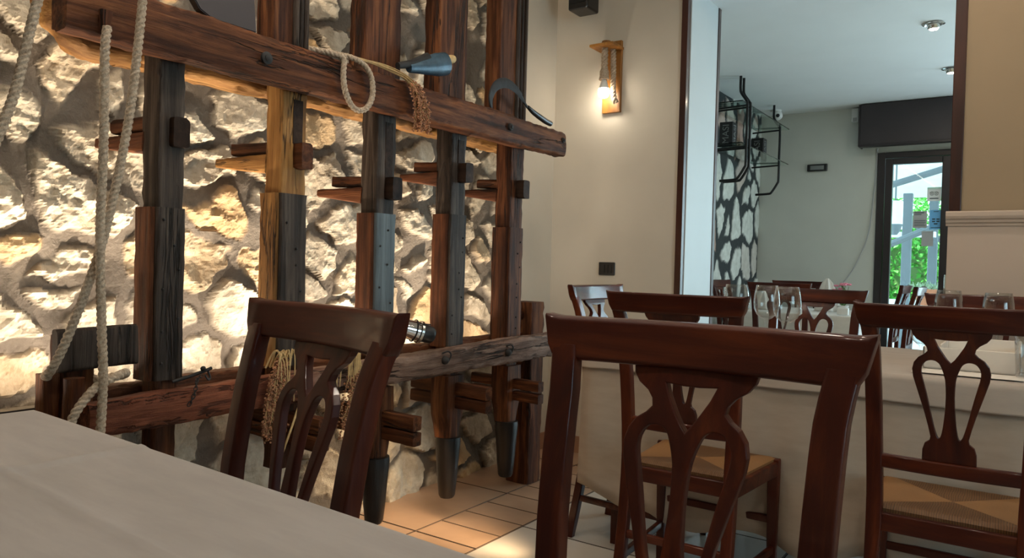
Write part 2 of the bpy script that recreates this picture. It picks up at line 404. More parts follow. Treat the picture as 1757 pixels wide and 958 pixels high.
def timber(bm, p0, p1, w, h, up=(0, 0, 1), rough=.004, step=.03, seed=0, rnd=.012, w1=None, h1=None, nz=6, mi=0, curve=None):
    """hewn timber from p0 to p1; w across, h along 'up'; edges worn round, faces uneven"""
    p0, p1 = Vector(p0), Vector(p1); t = (p1-p0).normalized(); up = Vector(up); s = t.cross(up).normalized(); u = s.cross(t)
    w1 = w if w1 is None else w1; h1 = h if h1 is None else h1
    ln = (p1-p0).length; n = max(3, int(ln/step)); rings = []
    for i in range(-1, n+2):
        f = min(1, max(0, i/n)); c = p0.lerp(p1, f); W_, H_ = (w+(w1-w)*f)/2, (h+(h1-h)*f)/2
        sh = 1.0
        if i < 0 or i > n: sh = .90
        ring = []; q = []
        m = nz
        cr = min(rnd, W_*.5, H_*.5)
        for (sx, sy) in ((1, 1), (-1, 1), (-1, -1), (1, -1)):
            a0 = {(1, 1): 0, (-1, 1): 90, (-1, -1): 180, (1, -1): 270}[(sx, sy)]
            for k in range(3):
                a = math.radians(a0+45*k); q.append((sx*(W_-cr)+cr*math.cos(a), sy*(H_-cr)+cr*math.sin(a)))
        full = []
        for k in range(len(q)):
            a, b = q[k], q[(k+1) % len(q)]
            full.append(a)
            if k % 3 == 2:
                for e in range(1, m): full.append((a[0]+(b[0]-a[0])*e/m, a[1]+(b[1]-a[1])*e/m))
        for (a, b) in full:
            P = c+s*(a*sh)+u*(b*sh)
            nv = P*9+Vector((seed*7.1, seed*3.3, 0)); along = P.dot(t)
            d = noise.noise(Vector((P.dot(s)*14+seed*5, along*4, P.dot(u)*14)))+.5*noise.noise(nv*4)
            edge = 1 if abs(abs(a)-W_) < cr*1.2 and abs(abs(b)-H_) < cr*1.2 else 0
            dd = rough*d - edge*rough*.9*abs(noise.noise(nv*3.1))*3
            r = (s*a+u*b).normalized()
            P = P+r*dd
            if curve: P = P+curve(f)
            ring.append(P)
        rings.append(ring)
    return loft(bm, rings, mi=mi)
def from_curve2d(loops, depth, bev, name, res=5):
    """loops: list of closed (x,z) outlines, first outer, others holes -> mesh in xz plane, thickness along y"""
    cu = bpy.data.curves.new('tmp', 'CURVE'); cu.dimensions = '2D'; cu.fill_mode = 'BOTH'; cu.extrude = depth/2-bev; cu.bevel_depth = bev; cu.bevel_resolution = 2
    cu.offset = -bev
    for lp in loops:
        s = cu.splines.new('POLY'); s.points.add(len(lp)-1)
        for p, (x, z) in zip(s.points, lp): p.co = (x, z, 0, 1)
        s.use_cyclic_u = True
    o = bpy.data.objects.new('tmp', cu); COL.objects.link(o)
    dg = bpy.context.evaluated_depsgraph_get(); me = bpy.data.meshes.new_from_object(o.evaluated_get(dg))
    bpy.data.objects.remove(o); bpy.data.curves.remove(cu); me.name = name
    me.transform(Matrix.Rotation(PI/2, 4, 'X'))
    return me
def text_mesh(s, size, depth=.001):
    cu = bpy.data.curves.new('tmp', 'FONT'); cu.body = s; cu.size = size; cu.extrude = depth; cu.align_x = 'CENTER'; cu.align_y = 'CENTER'
    o = bpy.data.objects.new('tmp', cu); COL.objects.link(o)
    dg = bpy.context.evaluated_depsgraph_get(); me = bpy.data.meshes.new_from_object(o.evaluated_get(dg))
    bpy.data.objects.remove(o); bpy.data.curves.remove(cu)
    me.transform(Matrix.Rotation(PI/2, 4, 'X'))
    return me
def sm2(P, n=4):
    """smooth closed 2D outline"""
    m = len(P); out = []
    for i in range(m):
        p0, p1, p2, p3 = P[i-1], P[i], P[(i+1) % m], P[(i+2) % m]
        for k in range(n):
            t = k/n
            out.append(tuple(.5*(2*p1[a]+(-p0[a]+p2[a])*t+(2*p0[a]-5*p1[a]+4*p2[a]-p3[a])*t*t+(-p0[a]+3*p1[a]-3*p2[a]+p3[a])*t**3) for a in (0, 1)))
    return out
def copy_tree(o, parent=None):
    c = o.copy(); COL.objects.link(c)
    if parent: c.parent = parent
    for ch in list(o.children): copy_tree(ch, c)
    return c

# ------------------------------------------------------------------ numpy stone relief
def vnoise(y, z, sc, rs):
    a = y*sc; b = z*sc; i = np.floor(a).astype(int); j = np.floor(b).astype(int); fa = a-i; fb = b-j
    G = rs.rand(257, 257); fa = fa*fa*(3-2*fa); fb = fb*fb*(3-2*fb)
    g = lambda p, q: G[p % 257, q % 257]
    return (g(i, j)*(1-fa)+g(i+1, j)*fa)*(1-fb)+(g(i, j+1)*(1-fa)+g(i+1, j+1)*fa)*fb
def fbm(y, z, sc, rs, o=5, gain=.55):
    t = 0; am = 1; tot = 0
    for k in range(o): t = t+am*vnoise(y+k*1.7, z+k*2.3, sc*2**k, rs); tot += am; am *= gain
    return t/tot-.5
def stone_wall(name, X, y0, y1, z0, z1, res, cw, ch, seed, depth, m0, m1, mat, facet=1.0, skirt=.12, base=.0):
    rs = np.random.RandomState(seed)
    ny = int((y1-y0)/res); nz = int((z1-z0)/res)
    Y, Z = np.meshgrid(np.linspace(y0, y1, ny+1), np.linspace(z0, z1, nz+1), indexing='ij')
    wy = Y+.05*fbm(Y, Z, 5, rs, 3)*2+.02*fbm(Y, Z, 22, rs, 3)*2; wz = Z+.05*fbm(Y, Z, 5, rs, 3)*2+.02*fbm(Y, Z, 22, rs, 3)*2
    S = []
    nr = int((z1-z0)/ch)+3; nc = int((y1-y0)/cw)+3
    for r in range(nr):
        for c in range(nc):
            if rs.rand() < .12: continue
            S.append((y0-cw+(c+.5*(r % 2)+rs.uniform(-.33, .33))*cw, z0-ch+(r+rs.uniform(-.30, .30))*ch))
            if rs.rand() < .30: S.append((S[-1][0]+cw*.45, S[-1][1]+ch*rs.uniform(-.5, .5)))
    S = np.array(S); F1 = np.full(Y.shape, 9.); F2 = F1.copy(); ID = np.zeros(Y.shape, int)
    for k, (sy, sz) in enumerate(S):
        d = np.sqrt(((wy-sy)/cw)**2+((wz-sz)/ch)**2)
        n1 = d < F1; F2 = np.where(n1, F1, np.minimum(F2, d)); ID = np.where(n1, k, ID); F1 = np.where(n1, d, F1)
    e = F2-F1; m_ = np.clip((e-m0-.05*fbm(Y, Z, 8, rs, 3))/(m1-m0), 0, 1); mask = m_*m_*(3-2*m_)
    k = len(S); hh = rs.uniform(.35, 1, k); ty = rs.uniform(-1, 1, k); tz = rs.uniform(-1, 1, k); rn = rs.rand(k)
    dy = (Y-S[ID, 0])/cw; dz = (Z-S[ID, 1])/ch
    rid = 1-np.abs(fbm(Y, Z, 9, rs, 4))*4
    crag = 1-np.abs(fbm(Y+.3*Z, Z, 17, rs, 4))*5
    loc = np.clip((2.1-Y)/1.3, .0, 1.0)
    body = hh[ID]*.42+.26*ty[ID]*dy+.34*tz[ID]*dz+facet*((.12+.16*loc)*(rid-.6)+(.03+.12*loc)*(crag-.5)+(.20+.22*loc)*fbm(Y, Z, 9, rs, 6, .58))
    h = mask*depth*body+depth*.16*fbm(Y, Z, 12, rs, 6, .6)+base*fbm(Y, Z, 3.2, rs, 3)*2
    # base mesh
    n1_, n2_ = ny+1, nz+1
    co = np.stack([X+h, Y, Z], -1).reshape(-1, 3)
    idx = np.arange(n1_*n2_).reshape(n1_, n2_)
    q = np.stack([idx[:-1, :-1], idx[1:, :-1], idx[1:, 1:], idx[:-1, 1:]], -1).reshape(-1, 4)
    # solid back: bring the rim back to a rear plane
    rim = np.concatenate([idx[:, 0], idx[-1, 1:], idx[::-1, -1][1:], idx[0, ::-1][1:-1]])
    back = co[rim].copy(); back[:, 0] = X-skirt; nb = len(co); co = np.vstack([co, back]); m = len(rim)
    faces = [tuple(f) for f in q.tolist()]
    for i in range(m): faces.append((int(rim[i]), nb+i, nb+(i+1) % m, int(rim[(i+1) % m])))
    faces.append(tuple(nb+i for i in range(m))[::-1])
    me = bpy.data.meshes.new(name); me.from_pydata(co.tolist(), [], faces)
    at = me.color_attributes.new('stone', 'FLOAT_COLOR', 'POINT')
    A = np.zeros((len(co), 4)); A[:, 3] = 1; A[:n1_*n2_, 0] = mask.reshape(-1); A[:n1_*n2_, 1] = rn[ID].reshape(-1)
    at.data.foreach_set('color', A.reshape(-1)); me.update()
    return struct(name, me, mat)

# ================================================================== SETTING
XW = -2.44           # left (stone) wall plane
YL = 3.95            # far wall of the dining room
def floor():
    bm = BM(); box(bm, -2.9, 3.2, -2.4, 8.0, -.12, -.004, mi=0)
    def tile(x0, x1, y0, y1, mi):
        g = .0035
        box(bm, x0+g, x1-g, y0+g, y1-g, -.01, 0, .002, mi, 1)
    y = 2.346-.667*7
    while y < 7.9: tile(-2.75, -2.075, y, y+.667, 1); y += .667
    y = 2.346-.1672*28
    while y < 7.8: tile(-2.075, -1.757, y, y+.1672, 1); y += .1672
    for c in range(10):
        x = -1.757+.5*c; y = 2.674-.5*10
        while y < 7.6: tile(x, x+.5, y, y+.5, 2); y += .5
    struct('floor', bm, None, mats=['grout', 'tile_tan', 'tile_pale'])
floor()
stone_wall('wall_left', XW-.03, -.45, 3.60, 0, 2.75, .0082, .27, .185, 11, .085, .13, .25, 'stone_wall_warm', 1.0, base=.05)
struct('wall_left.004', bx(XW-.16, XW, -.45, 3.60, 2.74, 3.0), 'plaster_cream')
struct('wall_left.001', bx(XW-.16, XW+.005, 3.58, YL+.1, 0, 3.0), 'plaster_cream')
struct('wall_left.002', bx(XW-.16, XW, -2.4, -.44, 0, 3.0), 'plaster_cream')
XJ = -1.594; XR = -.297; YJ = 4.43
struct('wall_far', bx(XW-.16, XJ, YL, YJ, 0, 3.0), 'plaster_cream')  # paler plaster on the lamp side: lamplight put into the colour
struct('wall_far.001', bx(XR, 3.1, YL, YJ, 0, 3.0), 'plaster_tan')
struct('wall_far.002', bx(XJ, XR, YL+.001, YJ, 2.70, 3.0), 'ceiling_white')
struct('trim_1', bx(-1.622, XJ+.008, YL-.012, YL+.03, 0, 2.70, .002), 'trim_wood')
struct('trim_2', bx(XJ-.001, XJ+.013, YL+.03, YJ-.028, 0, 2.70), 'jamb_white')
struct('trim_3', bx(XJ-.002, XJ+.018, YJ-.028, YJ+.012, 0, 2.70, .002), 'trim_wood')
struct('trim_4', bx(XR-.012, XR+.036, YL-.018, YL+.03, 1.40, 2.70, .003), 'trim_wood')
def wains():
    bm = BM(); box(bm, XR-.012, 3.0, YL-.022, YL, 0, 1.385)
    pr = [(0, 1.352), (.006, 1.352), (.008, 1.362), (.016, 1.368), (.018, 1.378), (.026, 1.384), (.03, 1.395), (.03, 1.412), (.022, 1.418), (0, 1.418)]
    rings = [[Vector((x, YL-.022-a, z)) for a, z in pr] for x in (XR-.02, 3.0)]
    loft(bm, rings)
    struct('trim_5', bm, 'wainscot_beige')
wains()
def skirt():
    struct('baseboard_far', bx(XW, XJ-.03, YL-.012, YL, 0, .10, .002), 'skirting_tile')
    struct('baseboard_left', bx(XW+.004, XW+.017, 3.60, YL-.012, 0, .10, .002), 'skirting_tile')
skirt()
struct('ceiling', bx(XW-.2, 3.1, -2.4, YJ, 3.0, 3.08), 'plaster_cream')
struct('wall_rear', bx(XW-.2, 3.1, -2.5, -2.4, 0, 3.0), 'plaster_cream')
def wall_with_hole(name, ax, p, t, a0, a1, z0, z1, ha0, ha1, hz0, hz1, mat):
    bm = BM()
    def b(u0, u1, w0, w1):
        if u1 <= u0 or w1 <= w0: return
        if ax == 'x': box(bm, p, p+t, u0, u1, w0, w1)
        else: box(bm, u0, u1, p, p+t, w0, w1)
    b(a0, ha0, z0, z1); b(ha1, a1, z0, z1); b(ha0, ha1, z0, hz0); b(ha0, ha1, hz1, z1)
    struct(name, bm, mat)
wall_with_hole('wall_right', 'x', 3.0, .15, -2.4, YJ, 0, 3.0, .0, 2.0, .95, 2.25, 'plaster_cream')
def window_unit(name, ax, p, a0, a1, z0, z1, nm, mull):
    bm = BM(); w = .06
    def b(u0, u1, w0, w1, d=.03):
        if ax == 'x': box(bm, p-d, p+d, u0, u1, w0, w1, .003)
        else: box(bm, u0, u1, p-d, p+d, w0, w1, .003)
    b(a0, a1, z0, z0+w); b(a0, a1, z1-w, z1); b(a0, a0+w, z0, z1); b(a1-w, a1, z0, z1)
    for k in range(1, mull): m = a0+(a1-a0)*k/mull; b(m-w/2, m+w/2, z0, z1)
    f = struct(name, bm, nm)
    pb = BM()
    if ax == 'x': box(pb, p-.003, p+.003, a0+w, a1-w, z0+w, z1-w)
    else: box(pb, a0+w, a1-w, p-.003, p+.003, z0+w, z1-w)
    part('pane', pb, 'window_pane', f, world=False)
window_unit('window_1', 'x', 3.08, 0, 2.0, .95, 2.25, 'dark_frame', 2)
# further room
XF = -2.25; YF = 7.69; ZF = 2.70
stone_wall('wall_left.003', XF-.03, YJ, YF, 0, ZF, .012, .27, .31, 5, .03, .17, .25, 'stone_wall_cool', .35)
struct('ceiling.001', bx(XF-.2, 3.1, YJ, YF+.2, ZF, ZF+.08), 'ceiling_white')
def backwall():
    bm = BM()
    D0, D1, DH = -1.19, -.20, 2.26
    box(bm, XF-.2, D0, YF, YF+.2, 0, ZF); box(bm, D0, D1, YF, YF+.2, DH, ZF)
    box(bm, D1, .2, YF, YF+.2, 0, ZF); box(bm, .2, 2.8, YF, YF+.2, 2.4, ZF); box(bm, 2.8, 3.1, YF, YF+.2, 0, ZF); box(bm, .2, 2.8, YF, YF+.2, 0, .1)
    struct('wall_back', bm, 'plaster_grey')
    window_unit('window_2', 'y', YF+.08, .2, 2.8, .1, 2.4, 'dark_frame', 3)
backwall()
struct('wall_right.001', bx(3.0, 3.15, YJ, YF+.2, 0, ZF), 'plaster_grey')
# door of the further room
def door():
    bm = BM(); y0, y1 = YF-.02, YF+.06
    box(bm, -1.19, -1.125, y0, y1, 0, 2.26, .004); box(bm, -.26, -.2, y0, y1, 0, 2.26, .004); box(bm, -1.125, -.26, y0, y1, 2.205, 2.26, .004)
    d = struct('door_1', bm, 'dark_frame')
    lf = BM(); a, b = YF-.035, YF+.03
    box(lf, -1.12, -1.058, a, b, .02, 2.2, .006); box(lf, -.662, -.565, a, b, .02, 2.2, .006); box(lf, -1.058, -.662, a, b, 2.145, 2.2, .004); box(lf, -1.058, -.662, a, b, .02, .12, .004)
    leaf = part('door_leaf', lf, 'dark_frame', d, world=False)
    l2 = BM(); box(l2, -.56, -.265, a, b, .02, 2.2, .006)
    part('fixed_panel', l2, 'dark_frame', d, world=False)
    part('door_pane', bx(-1.058, -.662, YF-.004, YF+.004, .12, 2.145), 'window_pane', d, world=False)
    h = BM(); tube(h, [(-.605, YF-.06, 1.02), (-.605, YF-.09, 1.02), (-.605, YF-.09, 1.14)], .008, 8); box(h, -.62, -.59, YF-.045, YF-.035, .9, 1.12, .003)
    part('door_handle', h, 'steel', leaf, world=False)
door()
def shutter_box():
    t = thing('roller_shutter_box', 'wide dark brown roller shutter box mounted above the glass door', 'shutter box', (-.7, YF, 2.31))
    bm = BM(); box(bm, -1.325, -.1, YF-.17, YF-.002, 2.315, 2.695, .006)
    part('housing', bm, 'dark_box', t)
    part('lower_lip', bx(-1.328, -.098, YF-.175, YF-.12, 2.30, 2.325, .003), 'dark_frame', t)
    part('end_cap', bx(-1.338, -1.325, YF-.172, YF-.002, 2.305, 2.69, .003), 'dark_frame', t)
shutter_box()

# ================================================================== STAMP MILL (old wooden machine against the stone wall)
FX0, FX1 = -2.028, -1.950      # front beams
PX0, PX1 = -2.120, -2.030      # pestles
RX0, RX1 = -2.215, -2.122      # rear beams
mill = thing('wooden_stamp_mill', 'old wooden stamping mill with long beams and five upright pestles against the stone wall', 'mill frame', (-2.08, 2.0, 0))
bm = BM(); timber(bm, (-1.989, .885, 1.742), (-1.989, 3.275, 1.742), .078, .145, rough=.006, seed=1, h1=.125, step=.02)
ub = part('upper_beam', bm, 'old_brown_y', mill, True)
bm = BM(); timber(bm, (-2.168, 1.12, 1.735), (-2.168, 3.05, 1.745), .092, .13, rough=.009, seed=2, step=.02)
cp = [(-2.15, .885, 1.92), (-2.15, .925, 1.80), (-2.15, .965, 1.735), (-2.15, 1.03, 1.697), (-2.16, 1.18, 1.715)]
pts = crom(cp, 9)
fr = frames(pts); rings = []
for i, (p, (t_, u_, v_)) in enumerate(zip(pts, fr)):
    rr = []
    for k in range(16):
        a = 2*PI*k/16; r = .043*(1+.25*noise.noise(Vector((math.cos(a)*2, math.sin(a)*2, i*.3)))+.12*noise.noise(Vector((math.cos(a)*6, math.sin(a)*6, i*.5))))
        rr.append(p+u_*(r*math.cos(a))+v_*(r*math.sin(a)))
    rings.append(rr)
loft(bm, rings)
part('rear_upper_beam', bm, 'old_gold_y', mill, True, label='rear upper beam with naturally curved end')  # golden wood: the uplights' glow put into the colour
bm = BM(); timber(bm, (-1.989, .955, .690), (-1.989, 3.24, .730), .078, .092, rough=.007, seed=3, h1=.118, step=.02)
part('lower_beam', bm, 'beam_weathered', mill, True)
bm = BM(); timber(bm, (-2.168, 1.02, .695), (-2.168, 3.26, .73), .092, .10, rough=.008, seed=4, h1=.11, step=.02)
part('rear_lower_beam', bm, 'old_red_y', mill, True)
def tint_beam():
    m = MATS['beam_weathered']; nt = m.node_tree; b = nt.nodes['Principled BSDF']; src = b.inputs['Base Color'].links[0].from_socket
    tc = N(nt, 'ShaderNodeTexCoord'); sp = N(nt, 'ShaderNodeSeparateXYZ'); L(nt, tc.outputs['Object'], sp.inputs[0])
    nz = noise_n(nt, tc.outputs['Object'], 9, 5); ma = N(nt, 'ShaderNodeMath', operation='MULTIPLY_ADD'); ma.inputs[1].default_value = .7; L(nt, nz, ma.inputs[0]); L(nt, sp.outputs['Y'], ma.inputs[2])
    mr = N(nt, 'ShaderNodeMapRange'); mr.inputs['From Min'].default_value = -.15; mr.inputs['From Max'].default_value = .2; L(nt, ma.outputs[0], mr.inputs['Value'])
    mx = N(nt, 'ShaderNodeMix', data_type='RGBA', blend_type='MULTIPLY'); mx.inputs['Factor'].default_value = 1
    L(nt, src, mx.inputs['A']); L(nt, ramp(nt, mr.outputs[0], [(0, (.85, .42, .28)), (1, (1, .98, .98))]), mx.inputs['B']); L(nt, mx.outputs['Result'], b.inputs['Base Color'])
tint_beam()
# end posts
bm = BM(); timber(bm, (-2.145, 3.257, 0), (-2.145, 3.257, .935), .13, .142, up=(1, 0, 0), rough=.005, seed=5)
# end post stands between the beams: narrowed where it meets them
part('end_post', bm, 'old_brown_z', mill, True)
bm = BM(); timber(bm, (-2.145, 1.0, 0), (-2.145, 1.0, .90), .09, .08, up=(1, 0, 0), rough=.005, seed=6)
part('end_post', bm, 'old_brown_z', mill, True)
bm = BM(); timber(bm, (-2.045, .912, .870), (-2.045, 1.122, .876), .03, .112, rough=.003, seed=7)
part('side_board', bm, 'old_grey_z', mill, True)
bm = BM(); timber(bm, (-2.02, .948, .60), (-2.02, .948, .80), .05, .04, up=(1, 0, 0), rough=.003, seed=8)
part('side_plank', bm, 'old_red_z', mill, True)
bm = BM(); timber(bm, (-2.14, .935, .55), (-2.14, .938, .80), .05, .05, up=(1, 0, 0), rough=.003, seed=9)
part('side_plank', bm, 'old_brown_z', mill, True)
bm = BM(); timber(bm, (-2.145, 3.10, .865), (-2.145, 3.32, .87), .05, .05, rough=.003, seed=10)
part('tenon_block', bm, 'old_red_y', mill, True)
posts = [(1.17, 1.252, 1.26, 'old_grey_z'), (1.593, 1.697, 1.34, 'old_grey_z'), (2.03, 2.13, 1.306, 'old_winlit_z'), (2.47, 2.572, 1.333, 'old_grey_z'), (2.91, 3.02, 1.302, 'old_brown_z')]
uppers = [None, (1.55, 1.69), (1.955, 2.145), (2.375, 2.56), (2.80, 3.02)]
for i, (a, b, zs, fm) in enumerate(posts):
    yc = (a+b)/2; w = b-a; xc = (PX0+PX1)/2; wx = PX1-PX0
    bm = BM()
    timber(bm, (xc, yc, zs-.02), (xc, yc, 1.80), w, wx, up=(1, 0, 0), rough=.003, seed=20+i, rnd=.006)
    p = part('pestle', bm, ['old_grey_z', 'old_gold_z', 'old_grey_z', 'old_grey_z', 'old_brown_z'][i], mill, True)  # second pestle's golden wood: the uplights' glow put into the colour
    # lower shaft: clad, then core carrying the shoe
    bm = BM(); timber(bm, (xc, yc+.001, .42), (xc, yc, zs-.01), w*.86, wx*.86, up=(1, 0, 0), rough=.003, seed=30+i, rnd=.008)
    part('shaft', bm, 'old_brown_z', p, True)
    bm = BM(); timber(bm, (xc+wx/2-.006, yc, .765), (xc+wx/2-.006, yc, zs), w+.006, .022, up=(1, 0, 0), rough=.0025, seed=40+i, rnd=.004)
    for k in range(5):
        zz = .85+.09*k+random.uniform(-.02, .02)
        lathe(bm, [(0, .0)], (0, 0, 0)) if False else None
    part('front_board', bm, fm, p, True)
    bm = BM(); timber(bm, (xc-.004, a-.004, .765), (xc-.004, a-.004, zs), .024, wx-.006, up=(1, 0, 0), rough=.0025, seed=50+i, rnd=.004)
    part('side_board', bm, 'old_gold_z' if i == 1 else 'old_red_z', p, True)  # second pestle's golden board: the uplights' glow put into the colour
    nb = BM()
    for k in range(7):
        zz = .82+.07*k+random.uniform(-.02, .02); yy = yc+random.choice((-.3, .3, .1))*w
        bmesh.ops.create_uvsphere(nb, u_segments=8, v_segments=6, radius=.0042, matrix=Matrix.Translation((PX1+.006, yy, zz)))
    part('nails', nb, 'iron_dark', p, True, kind='stuff')
    # shoe
    if i >= 2:
        zt, zb = .37, (.11, .105, .10)[i-2]
        bm = BM(); lathe(bm, [(0.001, zb), (.030, zb+.001), (.036, zb+.012), (.042, zb+.07), (.052, zb+.20), (.056, zt-.02), (.054, zt), (.03, zt+.004), (0.001, zt+.004)], (xc+.02, yc, 0), 24)
        part('pestle_shoe', bm, 'pestle_shoe_wood', p, True)
        bm = BM(); R0 = []
        for zz, hw, rd in ((zt-.005, .052, .9), (zt+.05, .056, .6), (zt+.10, .064, .3), (zt+.16, .068, .2), (zt+.27, .062, .15)):
            ring = []
            for k in range(24):
                t_ = 2*PI*k/24; cx_, cy_ = math.cos(t_), math.sin(t_)
                m_ = max(abs(cx_), abs(cy_)); sq = (cx_/m_, cy_/m_); q_ = (cx_*rd+sq[0]*(1-rd), cy_*rd+sq[1]*(1-rd))
                ring.append(Vector((xc+.01+q_[0]*.05, yc+q_[1]*hw*.9, zz)))
            R0.append(ring)
        loft(bm, R0); part('lower_head', bm, 'old_brown_z', p, True)
    # upper run above the beam, to the ceiling side of the frame
    if uppers[i]:
        ua, ubb = uppers[i]; w2 = ubb-ua
        bm = BM(); timber(bm, (xc, (ua+ubb)/2, 1.79), (xc, (ua+ubb)/2, 2.92), w2, wx, up=(1, 0, 0), rough=.003, seed=60+i, rnd=.006)
        part('upper_shaft', bm, 'old_brown_z', p, True)
        if i in (1, 4):
            bm = BM()
            for (fy, rr_) in ((.62, .012), (.78, .008), (.92, .010)):
                tube(bm, [(PX1+.002, ua+w2*fy, 1.80), (PX1+.002, ua+w2*fy, 2.92)], rr_, 10)
            part('moulding', bm, 'old_grey_z', p, True)
    # slot and keys
    sy = yc+.008
    zk = (1.477, 1.468, 1.403, 1.513, 1.485)[i]
    if i: part('slot', bx(PX1-.004, PX1+.0022, sy-.018, sy+.022, zk+.04, 1.655, .001), 'black_wood_x', p)
    bm = BM(); timber(bm, (-2.008 if i == 0 else -1.985, sy+.008, zk), (PX0-.02, sy+.008, zk), .05 if i != 1 else .045, .085, rough=.003, seed=70+i, rnd=.004)
    part('tenon_block', bm, 'old_red_x' if i == 1 else 'black_wood_x', p, True)  # second pestle's block is redder: its orange uplight put into the colour
    xr = (-2.38, -2.39, -2.36, -2.325, -2.31)[i]
    bm = BM(); timber(bm, (PX0+.01, a+.028, zk+.025), (xr+.075, a+.028, zk+.032), .045, .042, rough=.003, seed=80+i, rnd=.004)
    part('key_board', bm, 'old_brown_x', p, True)
    bm = BM(); timber(bm, (PX0+.01, a+.024, zk-.028), (xr, a+.024, zk-.012), .055, .065, rough=.003, seed=90+i, rnd=.004, h1=.03)
    part('key_board', bm, 'old_gold_x' if i == 1 else 'old_red_x', p, True)  # second pestle's golden key board: the uplights' glow put into the colour
    # lower keys
    zl = (.57, .55, .492, .549, .522)[i]; xf = (-1.90, -1.87, -1.853, -1.85, -1.872)[i]
    if not i: continue
    for dz, hh in ((.029, .056), (-.029, .054)):
        bm = BM(); timber(bm, (xf, sy+.004, zl+dz), (PX0-.15, sy+.004, zl+dz+.01), .046, hh-.003 if i < 4 else hh-.008, rough=.002, seed=100+i, rnd=.004)
        part('lower_key', bm, 'old_brown_x' if dz > 0 else 'old_red_x', p, True)
for n_, (y, z, r) in enumerate(((1.463, 1.738, .019), (2.779, 1.747, .016), (3.241, 1.757, .013))):
    bm = BM()
    for (r0, r1, x0, x1) in ((r, r, -1.953, -1.940), (r*.55, r*.5, -1.942, -1.934)):
        rings = [[Vector((x, y+rr_*math.cos(2*PI*k/24), z+rr_*math.sin(2*PI*k/24))) for k in range(24)] for x, rr_ in ((x0, r0), (x1-.002, r0), (x1, r1*.85))]
        loft(bm, rings)
    part('bolt', bm, 'iron_dark', mill, True)
for (y, z) in ((2.354, .727), (2.803, .722)):
    bm = BM(); bmesh.ops.create_uvsphere(bm, u_segments=14, v_segments=10, radius=.017, matrix=Matrix.Translation((-1.945, y, z)))
    tube(bm, crom([(-1.95, y-.012, z+.03), (-1.935, y+.01, z+.036), (-1.932, y+.022, z+.02), (-1.94, y+.016, z-.005)], 6), .0035, 8)
    part('bolt', bm, 'iron_dark', mill, True)
bm = BM(); timber(bm, (-1.932, .968, 1.735), (-1.932, .968, 1.672), .03, .02, up=(1, 0, 0), rough=.002, seed=120, w1=.02, rnd=.003)
part('wooden_peg', bm, 'old_red_z', mill, True)

# blade-shaped dark board on the beam
bl = [(1.215, 1.96), (1.235, 1.87), (1.262, 1.835), (1.30, 1.818), (1.455, 1.818), (1.44, 1.96)]
bm = BM(); loft(bm, [[Vector((x, y, z)) for y, z in bl] for x in (-2.015, -1.985)])
bmesh.ops.bevel(bm, geom=list(bm.edges), offset=.003, segments=2, affect='EDGES')
solo('curved_board', bm, 'dark_box', 'dark curved board standing on the left part of the upper beam', 'board')

# ropes
def ropething(P, label, name='hanging_rope', **k):
    solo(name, rope(BM(), P, **k), 'rope', label, 'rope', smooth=True)
ropething([(-1.9, .86, 1.95), (-1.9, .799, 1.704), (-1.9, .77, 1.56), (-1.9, .745, 1.45), (-1.9, .69, 1.30), (-1.9, .60, 1.15)], 'thick beige rope crossing the top left corner in front of the stone wall')
ropething([(-1.915, .965, 1.69), (-1.905, .955, 1.62), (-1.9, .953, 1.392), (-1.9, .948, 1.174), (-1.895, .953, .942), (-1.89, .956, .80), (-1.9, .953, .60)], 'beige rope hanging straight down from the wooden peg')
ropething([(-1.915, 1.06, 1.95), (-1.91, 1.051, 1.781), (-1.91, 1.021, 1.476), (-1.915, .974, 1.205), (-1.93, .940, 1.058), (-1.95, .894, .903), (-1.975, .872, .832), (-2.03, .884, .812), (-2.09, .915, .80)], 'beige rope slanting down to the left and behind the lower end of the mill')
ropething([(-2.0, .99, .795), (-1.95, 1.035, .805), (-1.925, 1.03, .815), (-1.90, .995, .812), (-1.90, .945, .79), (-1.90, .904, .745), (-1.905, .886, .70), (-1.91, .875, .62)], 'short loose end of beige rope looped over the lower beam corner')
def loop():
    P = [(-1.99, 1.66, 1.822), (-1.955, 1.72, 1.820), (-1.935, 1.762, 1.808), (-1.932, 1.762, 1.75), (-1.932, 1.772, 1.70), (-1.932, 1.80, 1.658), (-1.932, 1.835, 1.645), (-1.932, 1.875, 1.662), (-1.932, 1.90, 1.71), (-1.932, 1.893, 1.77), (-1.935, 1.86, 1.808), (-1.95, 1.81, 1.825), (-1.99, 1.77, 1.832)]
    ropething(P, 'loop of beige rope hanging over the front of the upper beam', 'rope_loop', R=.010)
loop()

